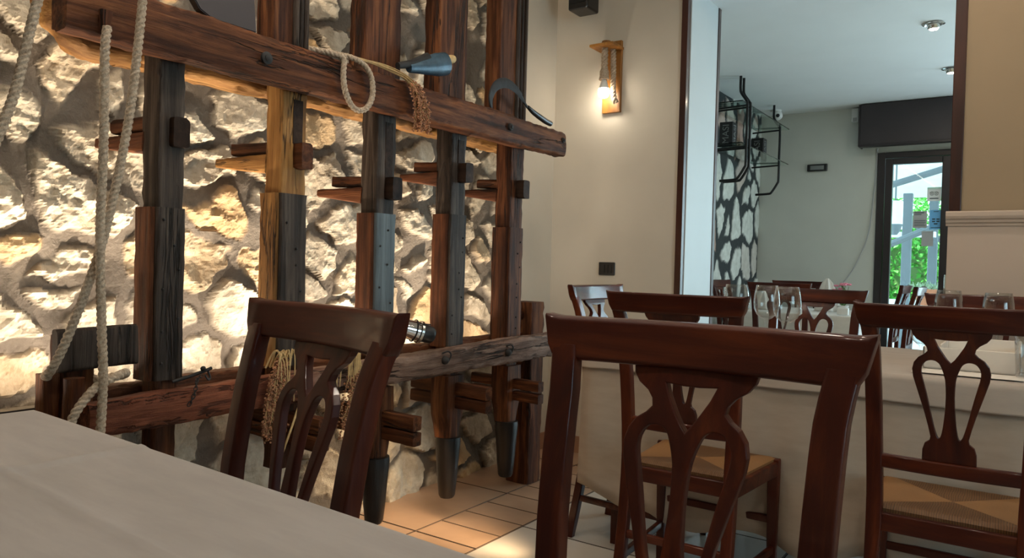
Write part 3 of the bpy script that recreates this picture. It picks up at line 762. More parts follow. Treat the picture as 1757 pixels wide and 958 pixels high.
# dried sorghum bunches
def bunch(label, origin, heads, spread, length, n, tied, seedv, group=None, fan=1.0, blades=0):
    rs = random.Random(seedv); st, sd = BM(), BM()
    for i in range(n):
        hx = [Vector(p) for p in heads]
        j = Vector((rs.uniform(-1, 1)*.012, rs.uniform(-1, 1)*spread, rs.uniform(-1, 1)*spread*.3))
        P = [Vector(p)+j*(k/(len(hx)-1))*fan+Vector((rs.uniform(-.004, .004), rs.uniform(-.006, .006), rs.uniform(-.005, .005))) for k, p in enumerate(hx)]
        P[-1].z -= rs.uniform(-.3, 1)*length*.3
        pts = crom(P, 6); tube(st, pts, lambda t: .0014*(1.3-.8*t), 5)
        m = len(pts); s0 = int(m*tied)
        for k in range(s0, m):
            for q in range(4):
                c = pts[k]+Vector((rs.uniform(-1, 1)*.006, rs.uniform(-1, 1)*.009, rs.uniform(-1, 1)*.010))
                bmesh.ops.create_icosphere(sd, subdivisions=1, radius=rs.uniform(.0026, .0042), matrix=Matrix.Translation(c))
    t = thing('sorghum_bunch', label, 'dried plant', origin)
    if blades:
        for i in range(blades):
            o = Vector(origin)+Vector((.03, rs.uniform(-1, 1)*.05, 0)); w = rs.uniform(-.05, .05)
            P = [o+Vector((-.03, 0, -.0)), o+Vector((-.005, w*.4, .045+rs.uniform(0, .015))), o+Vector((.012, w, .02)), o+Vector((.014, w*1.3, -.06-rs.uniform(0, .07)))]
            tube(st, crom(P, 6), lambda t: .0026*(1.2-.7*t), 5)
    part('stalks', st, 'straw', t, True, kind='stuff'); part('seed_heads', sd, 'seed_brown', t, True, kind='stuff')
bunch('dried reddish grain stalks lying along and drooping over the upper beam', (-1.95, 2.05, 1.81),
      [(-1.985, 1.70, 1.826), (-1.975, 1.86, 1.836), (-1.955, 2.0, 1.832), (-1.925, 2.10, 1.795), (-1.92, 2.145, 1.73), (-1.92, 2.155, 1.65)], .035, .06, 34, .62, 3)
bunch('dried brown seed heads draped over the lower beam left of the chair splat', (-1.95, 1.53, .78),
      [(-2.0, 1.62, .80), (-1.965, 1.57, .822), (-1.925, 1.53, .80), (-1.915, 1.51, .73), (-1.915, 1.505, .66), (-1.92, 1.50, .60)], .045, .12, 26, .45, 4, blades=8)
bunch('dried straw and seed heads draped over the lower beam seen right of the chair splat', (-1.95, 1.83, .79),
      [(-2.0, 1.70, .795), (-1.965, 1.77, .818), (-1.925, 1.82, .80), (-1.915, 1.835, .73), (-1.915, 1.83, .65), (-1.92, 1.81, .57)], .06, .12, 30, .62, 5, blades=24)
solo('straw_stick', tube(BM(), [(-1.90, 1.585, .675), (-1.90, 1.55, .59), (-1.90, 1.512, .505)], .0035, 8), 'straw', 'single pale dry stalk hanging out of the brown seed heads', 'stalk', smooth=True)

# leather sheath with handle on the upper beam
def sheath():
    t = thing('leather_sheath', 'blue black leather sheath with a wooden handle lying on the upper beam', 'sheath', (-2.0, 2.25, 1.83))
    ax0, ax1 = Vector((-1.975, 2.13, 1.868)), Vector((-1.975, 2.345, 1.932)); d = (ax1-ax0).normalized(); u = Vector((1, 0, 0)); v = d.cross(u).normalized()*-1
    rings = []
    for k in range(9):
        f = k/8; c = ax0.lerp(ax1, f); a = .016+.018*f; b = .020+.026*min(1, f*1.3)
        rings.append([c+u*(a*math.cos(2*PI*j/20))+v*(b*math.sin(2*PI*j/20)) for j in range(20)])
    bm = BM(); loft(bm, rings); part('sheath_body', bm, 'leather_blue', t, True)
    bm = BM(); tube(bm, [ax0-d*.06+v*.01, ax0+d*.02+v*.012, ax0+d*.12+v*.03], lambda t: .012+.008*t, 12)
    part('blade_guard', bm, 'iron_dark', t, True)
    bm = BM(); tube(bm, crom([ax1-d*.02+v*.012, ax1+d*.02+v*.014, ax1+d*.05+v*.016, ax1+d*.062+v*.016], 5), lambda t: .013+.005*math.sin(t*PI), 14)
    part('handle', bm, 'straw', t, True, label='worn pale wooden handle')
sheath()
def sickle():
    t = thing('sickle', 'black iron sickle standing on the right part of the upper beam', 'sickle', (-1.97, 2.85, 1.81))
    pts = crom([(-1.97, 2.662, 1.80), (-1.97, 2.655, 1.85), (-1.97, 2.69, 1.905), (-1.97, 2.765, 1.935), (-1.97, 2.85, 1.922), (-1.97, 2.905, 1.885), (-1.97, 2.945, 1.858)], 8)
    rings = []
    fr = frames(pts)
    for i, (p, (tt, u_, v_)) in enumerate(zip(pts, fr)):
        f = i/(len(pts)-1); wd = .006+.017*math.sin(min(1, f*1.15)*PI)**.8
        nrm = tt.cross(Vector((1, 0, 0))).normalized()
        rings.append([p+nrm*(wd*a)+Vector((.0035*b, 0, 0)) for a, b in ((1, 0), (.6, 1), (-.8, 1.2), (-1, 0), (-.8, -1.2), (.6, -1))])
    rings = [[p+Vector((0, 0, .010)) for p in r] for r in rings]
    bm = BM(); loft(bm, rings); part('blade', bm, 'iron_dark', t, True)
    bm = BM(); tube(bm, crom([(-1.97, 2.95, 1.872), (-1.97, 3.00, 1.855), (-1.97, 3.10, 1.834), (-1.97, 3.155, 1.828)], 6), lambda t: .008+.006*math.sin(min(1, t*1.2)*PI*.6), 12)
    part('handle', bm, 'black_plastic', t, True)
sickle()
def canister():
    t = thing('metal_canister', 'shiny conical metal canister with round black cap lying on the lower beam', 'canister', (-2.03, 2.22, .775))
    a = Vector((-2.09, 2.10, .893)); b = Vector((-1.985, 2.30, .832)); d = (b-a).normalized()
    def rev(prof):
        rings = []; u_ = d.orthogonal().normalized(); v_ = d.cross(u_)
        for s, r in prof: rings.append([a+d*s+u_*(r*math.cos(2*PI*k/28))+v_*(r*math.sin(2*PI*k/28)) for k in range(28)])
        return loft(BM(), rings)
    ln = (b-a).length
    part('cone_body', rev([(-.06, .022), (0, .025), (.06, .031), (.13, .038), (.17, .041), (ln-.045, .042)]), 'chrome', t, True)
    part('collar', rev([(ln-.055, .040), (ln-.05, .046), (ln-.04, .046), (ln-.035, .040)]), 'steel', t, True)
    part('cap', rev([(ln-.04, .036), (ln-.01, .036), (ln+.008, .034), (ln+.018, .026), (ln+.02, .001)]), 'black_plastic', t, True)
    bm = BM(); u_ = d.orthogonal().normalized(); v_ = d.cross(u_)
    c = a+d*(ln-.07)
    tube(bm, [c+u_*(.044*math.cos(x/20*2*PI))+v_*(.044*math.sin(x/20*2*PI)) for x in range(21)], .0025, 6)
    tube(bm, [c+u_*.044, c+u_*.05+d*.03, c+u_*.055+d*.05], .0025, 6)
    part('wire_bail', bm, 'iron_dark', t, True)
canister()
def chain():
    t = thing('iron_chain', 'short thin iron chain with a hook lying over the lower beam', 'chain', (-1.96, 1.24, .74))
    P = resample(crom([(-1.975, 1.285, .775), (-1.965, 1.262, .768), (-1.95, 1.25, .756), (-1.942, 1.24, .735), (-1.942, 1.232, .715), (-1.943, 1.222, .70)], 8), .011)[0]
    bm = BM()
    for i in range(len(P)-1):
        d = (P[i+1]-P[i]).normalized(); s = d.orthogonal().normalized() if i % 2 else d.cross(d.orthogonal()).normalized(); c = (P[i]+P[i+1])/2
        ring = [c+d*(.0085*math.cos(k/10*2*PI))+s*(.0045*math.sin(k/10*2*PI)) for k in range(11)]
        tube(bm, ring, .0015, 5)
    part('links', bm, 'iron_dark', t, True, kind='stuff')
    bm = BM(); tube(bm, crom([(-1.99, 1.20, .765), (-1.98, 1.24, .775), (-1.965, 1.285, .79), (-1.962, 1.305, .797)], 6), .005, 8)
    tube(bm, crom([(-1.965, 1.295, .79), (-1.96, 1.30, .77), (-1.955, 1.29, .765), (-1.955, 1.28, .78)], 6), .003, 6)
    bmesh.ops.create_icosphere(bm, subdivisions=2, radius=.008, matrix=Matrix.Translation((-1.965, 1.28, .797)))
    part('hook', bm, 'iron_dark', t, True)
chain()
def strip():
    t = thing('wall_uplight_strip', 'slim dark metal light strip lying behind the lower beam against the stone wall', 'light', (-2.285, 1.7, .66))
    part('housing', bx(-2.31, -2.26, -.1, 3.4, .66, .69, .003), 'black_metal', t)
    bm = BM()
    for y in (.2, 1.1, 2.0, 2.9): box(bm, -2.40, -2.26, y-.01, y+.01, .64, .66, .002)
    part('bracket', bm, 'black_metal', t)
strip()

# ================================================================== CHAIRS
def yb(z):
    K = [(-.1, -.075), (0, -.072), (.12, -.048), (.28, -.018), (.45, 0), (.60, 0), (.75, -.010), (.88, -.032), (.97, -.055), (1.06, -.088)]
    for (z0, y0), (z1, y1) in zip(K, K[1:]):
        if z <= z1: t = (z-z0)/(z1-z0); return y0+(y1-y0)*t
    return K[-1][1]
def ybs(z): return (yb(z-.04)+yb(z)*2+yb(z+.04))/4
def rrect(cx, cy, w, h, r, z=None, n=3):
    out = []
    for sx, sy, a0 in ((1, 1, 0), (-1, 1, 90), (-1, -1, 180), (1, -1, 270)):
        for k in range(n):
            a = math.radians(a0+90*k/(n-1)); out.append((cx+sx*(w/2-r)+r*math.cos(a), cy+sy*(h/2-r)+r*math.sin(a)))
    return out
def build_chair(label, group):
    t = thing('dining_chair', label, 'chair', (0, 0, 0), 0, group)
    for s in (-1, 1):
        rings = []
        zs = [0, .01, .06, .12, .2, .28, .36, .44, .52, .6, .68, .76, .84, .90, .94, .97, .99, 1.005]
        for z in zs:
            xo = .192+.014*max(0, min(1, (z-.5)/.45))
            if z > .93: xo += .010*((z-.93)/.075)**1.5
            w = .030 if z < .05 else (.036 if z < .44 else .040)
            xi = xo-w
            rings.append([Vector((s*p[0], p[1], z)) for p in rrect((xo+xi)/2, ybs(z), xo-xi, .030 if z > .5 else .034, .005)])
        bm = BM(); loft(bm, rings); part('rear_leg', bm, 'mahogany_z', t, True, False)
    # top rail with flared ears
    rings = []; n = 44
    for i in range(n+1):
        x = -.231+.462*i/n; ax = abs(x)
        e = max(0, (ax-.212)/.019)
        zt = 1.046+.003*e; zb = .982+.050*e**1.3
        if i in (0, n): zb = zt-.006
        yc = ybs(1.012)-.024*max(0, 1-(x/.20)**2); th = .032*(1-.3*e*e)
        lean = -.014
        q = rrect(0, 0, th, zt-zb, min(.008, (zt-zb)*.3, th*.4), n=4)
        rings.append([Vector((x, yc+a+lean*((b)/(.054))*.9, (zt+zb)/2+b)) for a, b in q])
    bm = BM(); loft(bm, rings); part('top_rail', bm, 'mahogany_x', t, True, False)
    # pierced splat
    half = [(.088, .998), (.089, .985), (.086, .972), (.077, .960), (.062, .950), (.054, .940), (.052, .930), (.060, .921), (.073, .912), (.083, .898), (.087, .880), (.085, .86), (.078, .835), (.068, .80), (.058, .765), (.049, .73), (.043, .702), (.045, .692), (.056, .683), (.061, .666), (.062, .627)]
    outer = [half[0]]
    for a, b in zip(half, half[1:]): outer += [((a[0]+b[0])/2, (a[1]+b[1])/2), b]
    outl = outer+[(-x, z) for x, z in outer[::-1]]
    tri = [(-.036, .962), (-.012, .960), (.012, .960), (.036, .962), (.029, .945), (.018, .926), (.008, .910), (0, .901), (-.008, .910), (-.018, .926), (-.029, .945)]
    hr = [(.0195, .884), (.026, .898), (.036, .905), (.048, .905), (.058, .899), (.065, .885), (.065, .868), (.060, .845), (.052, .81), (.043, .765), (.034, .725), (.027, .703), (.021, .702), (.016, .725), (.012, .765), (.010, .81), (.0115, .85), (.0145, .868)]
    hr = sm2(hr, 3); hl = [(-x, z) for x, z in hr[::-1]]
    me = from_curve2d([outl, tri, hr, hl], .016, .0025, 'splat')
    for v in me.vertices:
        k = min(1, max(0, (v.co.z-.62)/.38)); v.co.y += ybs(v.co.z)-.022*k-.004
    sp = part('splat', me, 'mahogany_z', t, False, False)
    for pgn in me.polygons: pgn.use_smooth = False
    # cross rail
    rings = []
    for i in range(17):
        x = -.175+.35*i/16; yc = ybs(.62)-.012*(1-(x/.175)**2)
        rings.append([Vector((x, yc+a, .618+b)) for a, b in rrect(0, 0, .022, .038, .006)])
    bm = BM(); loft(bm, rings); part('cross_rail', bm, 'mahogany_x', t, True, False)
    # seat frame: four rails
    D = .385; wr, wf = .192, .222
    bm = BM(); z0, z1 = .425, .474
    def rail(p, q, th=.022):
        p, q = Vector(p), Vector(q); d = (q-p).normalized(); s = Vector((-d.y, d.x, 0))
        loft(bm, [[c+s*a+Vector((0, 0, b)) for a, b in rrect(0, (z0+z1)/2, th, z1-z0, .004)] for c in (p, q)])
    rail((-wr+.02, .0, 0), (wr-.02, .0, 0)); rail((-wf+.02, D-.016, 0), (wf-.02, D-.016, 0)); rail((-wr+.012, .01, 0), (-wf+.014, D-.02, 0)); rail((wr-.012, .01, 0), (wf-.014, D-.02, 0))
    part('seat_frame', bm, 'mahogany_x', t, True, False)
    # rush seat
    bm = BM(); n = 30; G = []
    for i in range(n+1):
        row = []
        for j in range(n+1):
            u = -1+2*i/n; v = j/n; wd = (wr-.016)+(wf-wr)*v
            x = u*wd; y = .012+v*(D-.034)
            ed = max(abs(u), abs(2*v-1)); z = .486+.006*ed-.010*max(0, (ed-.88)/.12)**2
            row.append(bm.verts.new((x, y, z)))
        G.append(row)
    for i in range(n):
        for j in range(n): bm.faces.new((G[i][j], G[i+1][j], G[i+1][j+1], G[i][j+1]))
    rim = [G[i][0] for i in range(n+1)]+[G[n][j] for j in range(1, n+1)]+[G[i][n] for i in range(n-1, -1, -1)]+[G[0][j] for j in range(n-1, 0, -1)]
    low = [bm.verts.new((v.co.x*1.0, v.co.y, .462)) for v in rim]
    for k in range(len(rim)): bm.faces.new((rim[k], rim[(k+1) % len(rim)], low[(k+1) % len(rim)], low[k]))
    bm.faces.new(low)
    part('rush_seat', bm, 'woven_rush', t, True, False)
    for s in (-1, 1):
        rings = []
        for z in (0, .01, .2, .40, .478, .482):
            w = .026+.012*min(1, z/.42) if z < .48 else .034
            rings.append([Vector((s*(wf-.019)+p[0], D-.019+p[1], z)) for p in rrect(0, 0, w, w, .004)])
        bm = BM(); loft(bm, rings); part('front_leg', bm, 'mahogany_z', t, True, False)
    def str_(p, q, hh=.026, th=.018):
        p, q = Vector(p), Vector(q); d = (q-p).normalized(); s = Vector((-d.y, d.x, 0)).normalized()
        bm = BM(); loft(bm, [[c+s*a+Vector((0, 0, b)) for a, b in rrect(0, 0, th, hh, .004)] for c in (p, q)])
        part('stretcher', bm, 'mahogany_x', t, True, False)
    str_((-.178, ybs(.17)+.01, .17), (-.203, D-.03, .17)); str_((.178, ybs(.17)+.01, .17), (.203, D-.03, .17))
    str_((-.16, ybs(.25), .25), (.16, ybs(.25), .25)); str_((-.20, D-.019, .27), (.20, D-.019, .27))
    return t
chair0 = build_chair('dark red mahogany dining chair, the nearest and largest, in the middle', 'mahogany dining chairs')
chair0.location = (-.375, .912, 0); chair0.rotation_euler = (0, 0, PI)
R = math.radians
for lab, x, y, a in (
    ('mahogany chair at the far side of the front left table, leaning before the wooden mill', -.963, .756, R(169.1)),
    ('rush seated mahogany chair, back to us, right behind the large middle chair', -.90, 2.262, 0),
    ('mahogany chair with rush seat at the right edge, back to us, at the long table', -.155, 2.255, 0),
    ('mahogany chair at the left end of the long table below the black wall switch', -1.468, 2.88, R(-90)),
    ('mahogany chair on the far side of the long table behind the two wine glasses', -.835, 3.70, R(180)),
    ('mahogany chair behind the long table against the beige wall panel on the right', -.145, 3.70, R(180)),
    ('mahogany chair with its back to us at the table in the further room', -1.51, 5.72, 0),
    ('mahogany chair at the left end of the further room table before the grey stones', -2.11, 6.32, R(-90)),
    ('mahogany chair seen side on, left of the pair before the glass door', -.865, 6.60, R(90)),
    ('mahogany chair seen side on, right of the pair before the glass door', -.70, 5.98, R(90)),
    ('mahogany chair on the far side of the further room table near the corner', -1.80, 7.30, R(180))):
    c = copy_tree(chair0); c['label'] = lab; c.location = (x, y, 0); c.rotation_euler = (0, 0, a)

# ================================================================== TABLES AND CLOTHS
def table(label, x0, x1, y0, y1, z, rot=0, piv=None, group=None):
    cx, cy = (x0+x1)/2, (y0+y1)/2
    t = thing('dining_table', label, 'table', (cx, cy, 0), 0, group)
    part('table_top', bx(x0+.012, x1-.012, y0+.012, y1-.012, z-.035, z-.008, .003), 'mahogany_x', t)
    for sx in (x0+.10, x1-.10):
        for sy in (y0+.10, y1-.10):
            part('leg', bx(sx-.028, sx+.028, sy-.028, sy+.028, 0, z-.035, .004), 'mahogany_z', t)
    t.rotation_euler = (0, 0, rot)
    return t
def drape(x0, x1, y0, y1, z, hemf, fold=.012, flare=.02, thick=.003, seed=0, creases=(), r=.012, wave=0, n=None):
    """cloth over a table top: grid top, rounded edge, hanging skirt; hemf(side, t) gives the hem height"""
    bm = BM(); st = .03
    def side(ax, a0, a1): m = max(2, int(abs(a1-a0)/st)); return [a0+(a1-a0)*k/m for k in range(m+1)]
    xs, ys = side(0, x0, x1), side(0, y0, y1)
    fine = 90
    if creases: xs = [x0+(x1-x0)*k/140 for k in range(141)]; ys = [y0+(y1-y0)*k/100 for k in range(101)]
    def zt(x, y):
        h = .0012*noise.noise(Vector((x*6+seed, y*6, 0)))+wave*noise.noise(Vector((x*1.5+seed, y*30, 2)))
        for (ax, v, hh, w, sl) in creases:
            d = (y-v-sl*x) if ax == 'y' else (x-v-sl*y)
            h += hh*math.exp(-(d/w)**2)
        return z+h
    G = [[bm.verts.new((x, y, zt(x, y))) for y in ys] for x in xs]
    nx, ny = len(xs)-1, len(ys)-1
    for i in range(nx):
        for j in range(ny): bm.faces.new((G[i][j], G[i+1][j], G[i+1][j+1], G[i][j+1]))
    rim = [(G[i][0], 'f', i/nx, Vector((0, -1, 0))) for i in range(nx)]+[(G[nx][j], 'r', j/ny, Vector((1, 0, 0))) for j in range(ny)]+\
          [(G[nx-i][ny], 'b', i/nx, Vector((0, 1, 0))) for i in range(nx)]+[(G[0][ny-j], 'l', j/ny, Vector((-1, 0, 0))) for j in range(ny)]
    m = len(rim); nrm = []
    for k in range(m):
        nv = rim[k][3].copy()
        if rim[k][2] == 0: nv = (rim[k][3]+rim[k-1][3]).normalized()*1.25
        nrm.append(nv)
    per = 0; prev = [v for v, *_ in rim]; cols = [[v] for v in prev]
    L_ = 14
    rows = []
    for lv in range(1, L_+1):
        row = []
        for k, (v, sd, t, _) in enumerate(rim):
            p = v.co; nv = nrm[k]; s = (p.x if sd in 'fb' else p.y)
            hem = hemf(sd, t); 
            if lv <= 2: a = lv/2*PI/2; off = r*math.sin(a); zz = z-r*(1-math.cos(a))
            else:
                f = (lv-2)/(L_-2); zz = (z-r)+(hem-(z-r))*f
                off = r+flare*f+fold*f*(math.sin(s*23+seed)+.6*math.sin(s*41+1.3*seed))*.6*(1 if sd in 'fb' else .8)
            row.append(bm.verts.new((p.x+nv.x*off, p.y+nv.y*off, zz)))
        rows.append(row)
    prev = [v for v, *_ in rim]
    for row in rows:
        for k in range(m): bm.faces.new((prev[k], row[k], row[(k+1) % m], prev[(k+1) % m]))
        prev = row
    bmesh.ops.recalc_face_normals(bm, faces=bm.faces)
    geo = bmesh.ops.solidify(bm, geom=list(bm.faces), thickness=thick)
    return bm
def smooth01(a, b, x): t = min(1, max(0, (x-a)/(b-a))); return t*t*(3-2*t)
# table 1 : front left, under the camera
T1 = table('square table front left under a plain greyish tablecloth', -1.60, .05, -.20, .64, .803, R(0))
def h1(sd, t): return .50 if sd in 'br' else .42
bm = drape(-1.61, .06, -.21, .652, .81, h1, seed=1, creases=(('x', -1.175, .006, .008, 0), ('y', .43, .005, .008, -.02), ('y', .05, .004, .005, 0), ('x', -.45, .003, .008, 0)))
cl = solo('tablecloth', bm, 'cloth_grey_beige', 'plain greyish beige tablecloth with fold creases on the front left table', 'tablecloth', smooth=True)
T1.rotation_euler[2] = R(-2.6); 
def spin(o, px_, py_, a):
    M = Matrix.Translation((px_, py_, 0)) @ Matrix.Rotation(a, 4, 'Z') @ Matrix.Translation((-px_, -py_, 0))
    o.location = M @ o.location; o.rotation_euler = (0, 0, a)
T1.rotation_euler[2] = 0
for o in (T1, cl): spin(o, -1.0, .652, R(-2.6))
# table 2 : the long one
ZT = .81
T2 = table('long table on the right laid with beige cloths and glasses', -1.44, .62, 2.66, 3.58, ZT-.007)
def h2(sd, t):
    if sd == 'f':
        x = -1.45+2.08*t
        return .185+.07*(1-smooth01(0, .10, t))+.028*math.sin(x*15+.9)*smooth01(.05, .2, t)
    if sd == 'l': return .52-.27*smooth01(.95, 1, t) if t > .5 else .52
    if sd == 'r': return .2+.32*smooth01(.0, .3, t)
    return .52
solo('tablecloth', drape(-1.45, .63, 2.65, 3.59, ZT-.004, h2, fold=.016, flare=.012, seed=2), 'cloth_under', 'yellowish beige long tablecloth hanging low around the long table', 'tablecloth', smooth=True)
def h2b(sd, t): return ZT-.088+.003*math.sin(t*17)
solo('table_runner_cloth', drape(-1.452, .632, 2.648, 3.592, ZT, h2b, fold=.003, flare=.008, seed=3, wave=.0015, r=.016), 'cloth_beige', 'short pale beige top cloth spread over the long table', 'tablecloth', smooth=True)
T3 = table('table in the further room with flowers near the grey stones', -1.94, -1.07, 6.02, 7.0, .803)
solo('tablecloth', drape(-1.95, -1.06, 6.01, 7.01, .81, lambda sd, t: (.50 if sd != 'f' else .50)+.02*math.sin(t*9), seed=4), 'cloth_white', 'white tablecloth on the table in the further room', 'tablecloth', smooth=True)

# ---- glassware
def goblet(loc, label, s=1.0):
    bm = BM(); t = .0011
    out = [(.036, 0), (.037, .002), (.020, .005), (.006, .012), (.0042, .03), (.004, .085), (.005, .108), (.010, .118), (.022, .124), (.038, .138), (.048, .160), (.0510, .185), (.048, .217), (.0415, .255)]
    inn = [(r-t if z > .11 else max(.001, r-.003), z+(0 if z > .13 else .003)) for r, z in out if z >= .124][::-1]
    prof = [(.0005, 0)]+out+[(out[-1][0]-t, out[-1][1])]+inn[1:]+[(.0005, .126)]
    prof = [(r*s, z*s) for r, z in prof]
    lathe(bm, prof, (0, 0, 0), 36)
    bmesh.ops.remove_doubles(bm, verts=bm.verts, dist=.00005)
    o = solo('wine_glass', bm, 'clear_glass', label, 'glass', 'wine glasses on the long table', smooth=True, origin=False); o.location = loc; return o
g0 = goblet((-.74, 2.89, ZT+.003), 'empty wine glass, right one of the adjoining pair in the middle')
for loc, lab in (((-.86, 3.05, ZT+.003), 'empty wine glass, left one of the adjoining pair in the middle'),
                 ((-.96, 2.98, ZT+.003), 'empty wine glass just behind the right end of the dark chair rail before the jamb'),
                 ((-.085, 3.19, ZT+.003), 'empty wine glass at right rising behind the beige basket'),
                 ((-.255, 3.40, ZT+.003), 'empty wine glass seen over the right hand chair rail below the glass door')):
    c = copy_tree(g0); c.location = loc; c['label'] = lab
c = copy_tree(g0); c.location = (-.285, 2.80, ZT+.003); c.scale = (.62, .62, .68); c['label'] = 'small stemmed glass seen through the pierced back of the right hand chair'
def tumbler(loc, label):
    bm = BM(); n = 40; rings = []
    for r, z in ((.0005, 0), (.027, 0), (.030, .004), (.031, .02), (.034, .06), (.037, .088), (.0355, .089), (.0325, .06), (.029, .012), (.0005, .010)):
        rings.append([Vector((r*(1+(.03*math.cos(8*2*PI*k/n) if .003 < z < .075 and r > .0295 else 0))*math.cos(2*PI*k/n), r*(1+(.03*math.cos(8*2*PI*k/n) if .003 < z < .075 and r > .0295 else 0))*math.sin(2*PI*k/n), z)) for k in range(n)])
    loft(bm, rings)
    o = solo('tumbler_glass', bm, 'clear_glass', label, 'glass', 'tumblers on the long table', smooth=True, origin=False); o.location = loc; return o
t0 = tumbler((-.85, 2.90, ZT+.003), 'low clear tumbler standing before the left wine glass of the pair')
for loc, lab in (((-.645, 2.80, ZT+.003), 'low clear tumbler standing right of the wine glass pair'),
                 ((-1.03, 2.86, ZT+.003), 'low clear tumbler seen under the dark chair rail'),
                 ((.012, 2.80, ZT+.003), 'facetted clear tumbler at the right edge of the picture')):
    c = copy_tree(t0); c.location = loc; c['label'] = lab
    if loc[0] > 0: c.scale = (1.15, 1.15, 1.55)
# bread basket of beige fabric
def basket():
    t = thing('fabric_bread_basket', 'oblong beige fabric bread basket with a divider on the long table', 'basket', (-.15, 3.0, ZT+.003))
    x0, x1, y0, y1, z0, z1 = -.285, -.01, 2.86, 3.12, ZT+.003, ZT+.075
    bm = BM(); box(bm, x0, x1, y0, y1, z0, z0+.006, .002); box(bm, x0, x1, y0, y0+.008, z0, z1, .003); box(bm, x0, x1, y1-.008, y1, z0, z1+.02, .003); box(bm, x0, x0+.008, y0, y1, z0, z1, .003); box(bm, x1-.008, x1, y0, y1, z0, z1, .003)
    part('basket_body', bm, 'paper_white', t)
    part('divider', bx(-.235, -.229, y0+.008, y1-.008, z0+.006, z1+.01, .001), 'paper_white', t)
basket()
for x0, y0, a, lab in ((-.30, 2.70, .02, 'thin paper place mat lying before the beige basket'), (.10, 2.70, -.03, 'thin paper place mat lying under the tumbler at the right edge')):
    bm = BM(); box(bm, 0, .30, 0, .12, 0, .0012, 0); m = solo('paper_place_mat', bm, 'paper_white', lab, 'place mat', origin=False); m.location = (x0, y0, ZT+.0045); m.rotation_euler = (0, 0, a)
solo('candle_holder', lathe(BM(), [(.0005, 0), (.028, 0), (.031, .01), (.031, .075), (.028, .08), (.026, .07), (.0005, .068)], (.055, 2.95, ZT+.004)), 'brass_red', 'small dark red candle jar at the right picture edge', 'candle', smooth=True)
solo('pepper_mill', lathe(BM(), [(.0005, 0), (.014, 0), (.014, .02), (.010, .035), (.013, .055), (.008, .068), (.0005, .07)], (-.026, 3.225, ZT+.004)), 'black_plastic', 'tiny black shaker behind the beige basket', 'shaker', smooth=True)

# flowers and napkins on the table in the further room
def flowers():
    t = thing('flower_arrangement', 'small pink flower arrangement in a white pot in the further room', 'flowers', (-1.20, 6.35, .813))
    bm = BM(); lathe(bm, [(.0005, 0), (.035, 0), (.045, .06), (.042, .062), (.035, .05), (.0005, .05)], (-1.20, 6.35, .813)); part('pot', bm, 'white_plastic', t, True)
    rs = random.Random(3); fl, gr = BM(), BM()
    for k in range(26):
        a = rs.uniform(0, 2*PI); r = rs.uniform(0, .085); c = Vector((-1.20+r*math.cos(a), 6.35+r*math.sin(a), .813+.20+rs.uniform(-.05, .05)-r*.6))
        tube(gr, [(-1.20, 6.35, .86), c-Vector((0, 0, .01))], .002, 5)
        if k % 3:
            for q in range(7):
                b = 2*PI*q/7; d = Vector((math.cos(b), math.sin(b), .3))*.012
                bmesh.ops.create_icosphere(fl, subdivisions=1, radius=.008, matrix=Matrix.Translation(c+d))
        else:
            for q in range(3):
                b = rs.uniform(0, 2*PI); d = Vector((math.cos(b)*.03, math.sin(b)*.03, -.02))
                f_ = [gr.verts.new(c+d*s+Vector((-d.y, d.x, 0))*w) for s, w in ((0, 0), (.6, .25), (1.2, 0), (.6, -.25))]; gr.faces.new(f_)
    part('blossoms', fl, 'pink_petal', t, False, kind='stuff'); part('stems', gr, 'stem_green', t, False, kind='stuff')
flowers()
def napkin(loc, label, rz=0):
    bm = BM(); rings = []
    for k in range(9):
        f = k/8; z = .15*f; r = .075*(1-f)**.55+.008
        rings.append([Vector((r*(1+.22*math.cos(5*a+f*2))*math.cos(a), .6*r*(1+.22*math.cos(5*a))*math.sin(a), z)) for a in [2*PI*j/40 for j in range(40)]])
    loft(bm, rings); o = solo('folded_napkin', bm, 'cloth_white', label, 'napkin', 'folded napkins in the further room', smooth=True, origin=False); o.location = loc; o.rotation_euler = (0, 0, rz); return o
n0 = napkin((-1.36, 6.55, .813), 'white folded napkin standing left of the pink flowers')
n0.scale = (1.1, 1.1, 1.8)
c = copy_tree(n0); c.scale = (1, 1, 1); c.location = (-1.80, 6.3, .813); c['label'] = 'white folded napkin at the left end of the further room table'
solo('white_menu_box', bx(-1.19, -1.11, 6.08, 6.12, .813, .865, .003), 'white_plastic', 'small white box standing under the flowers on the further table', 'box')

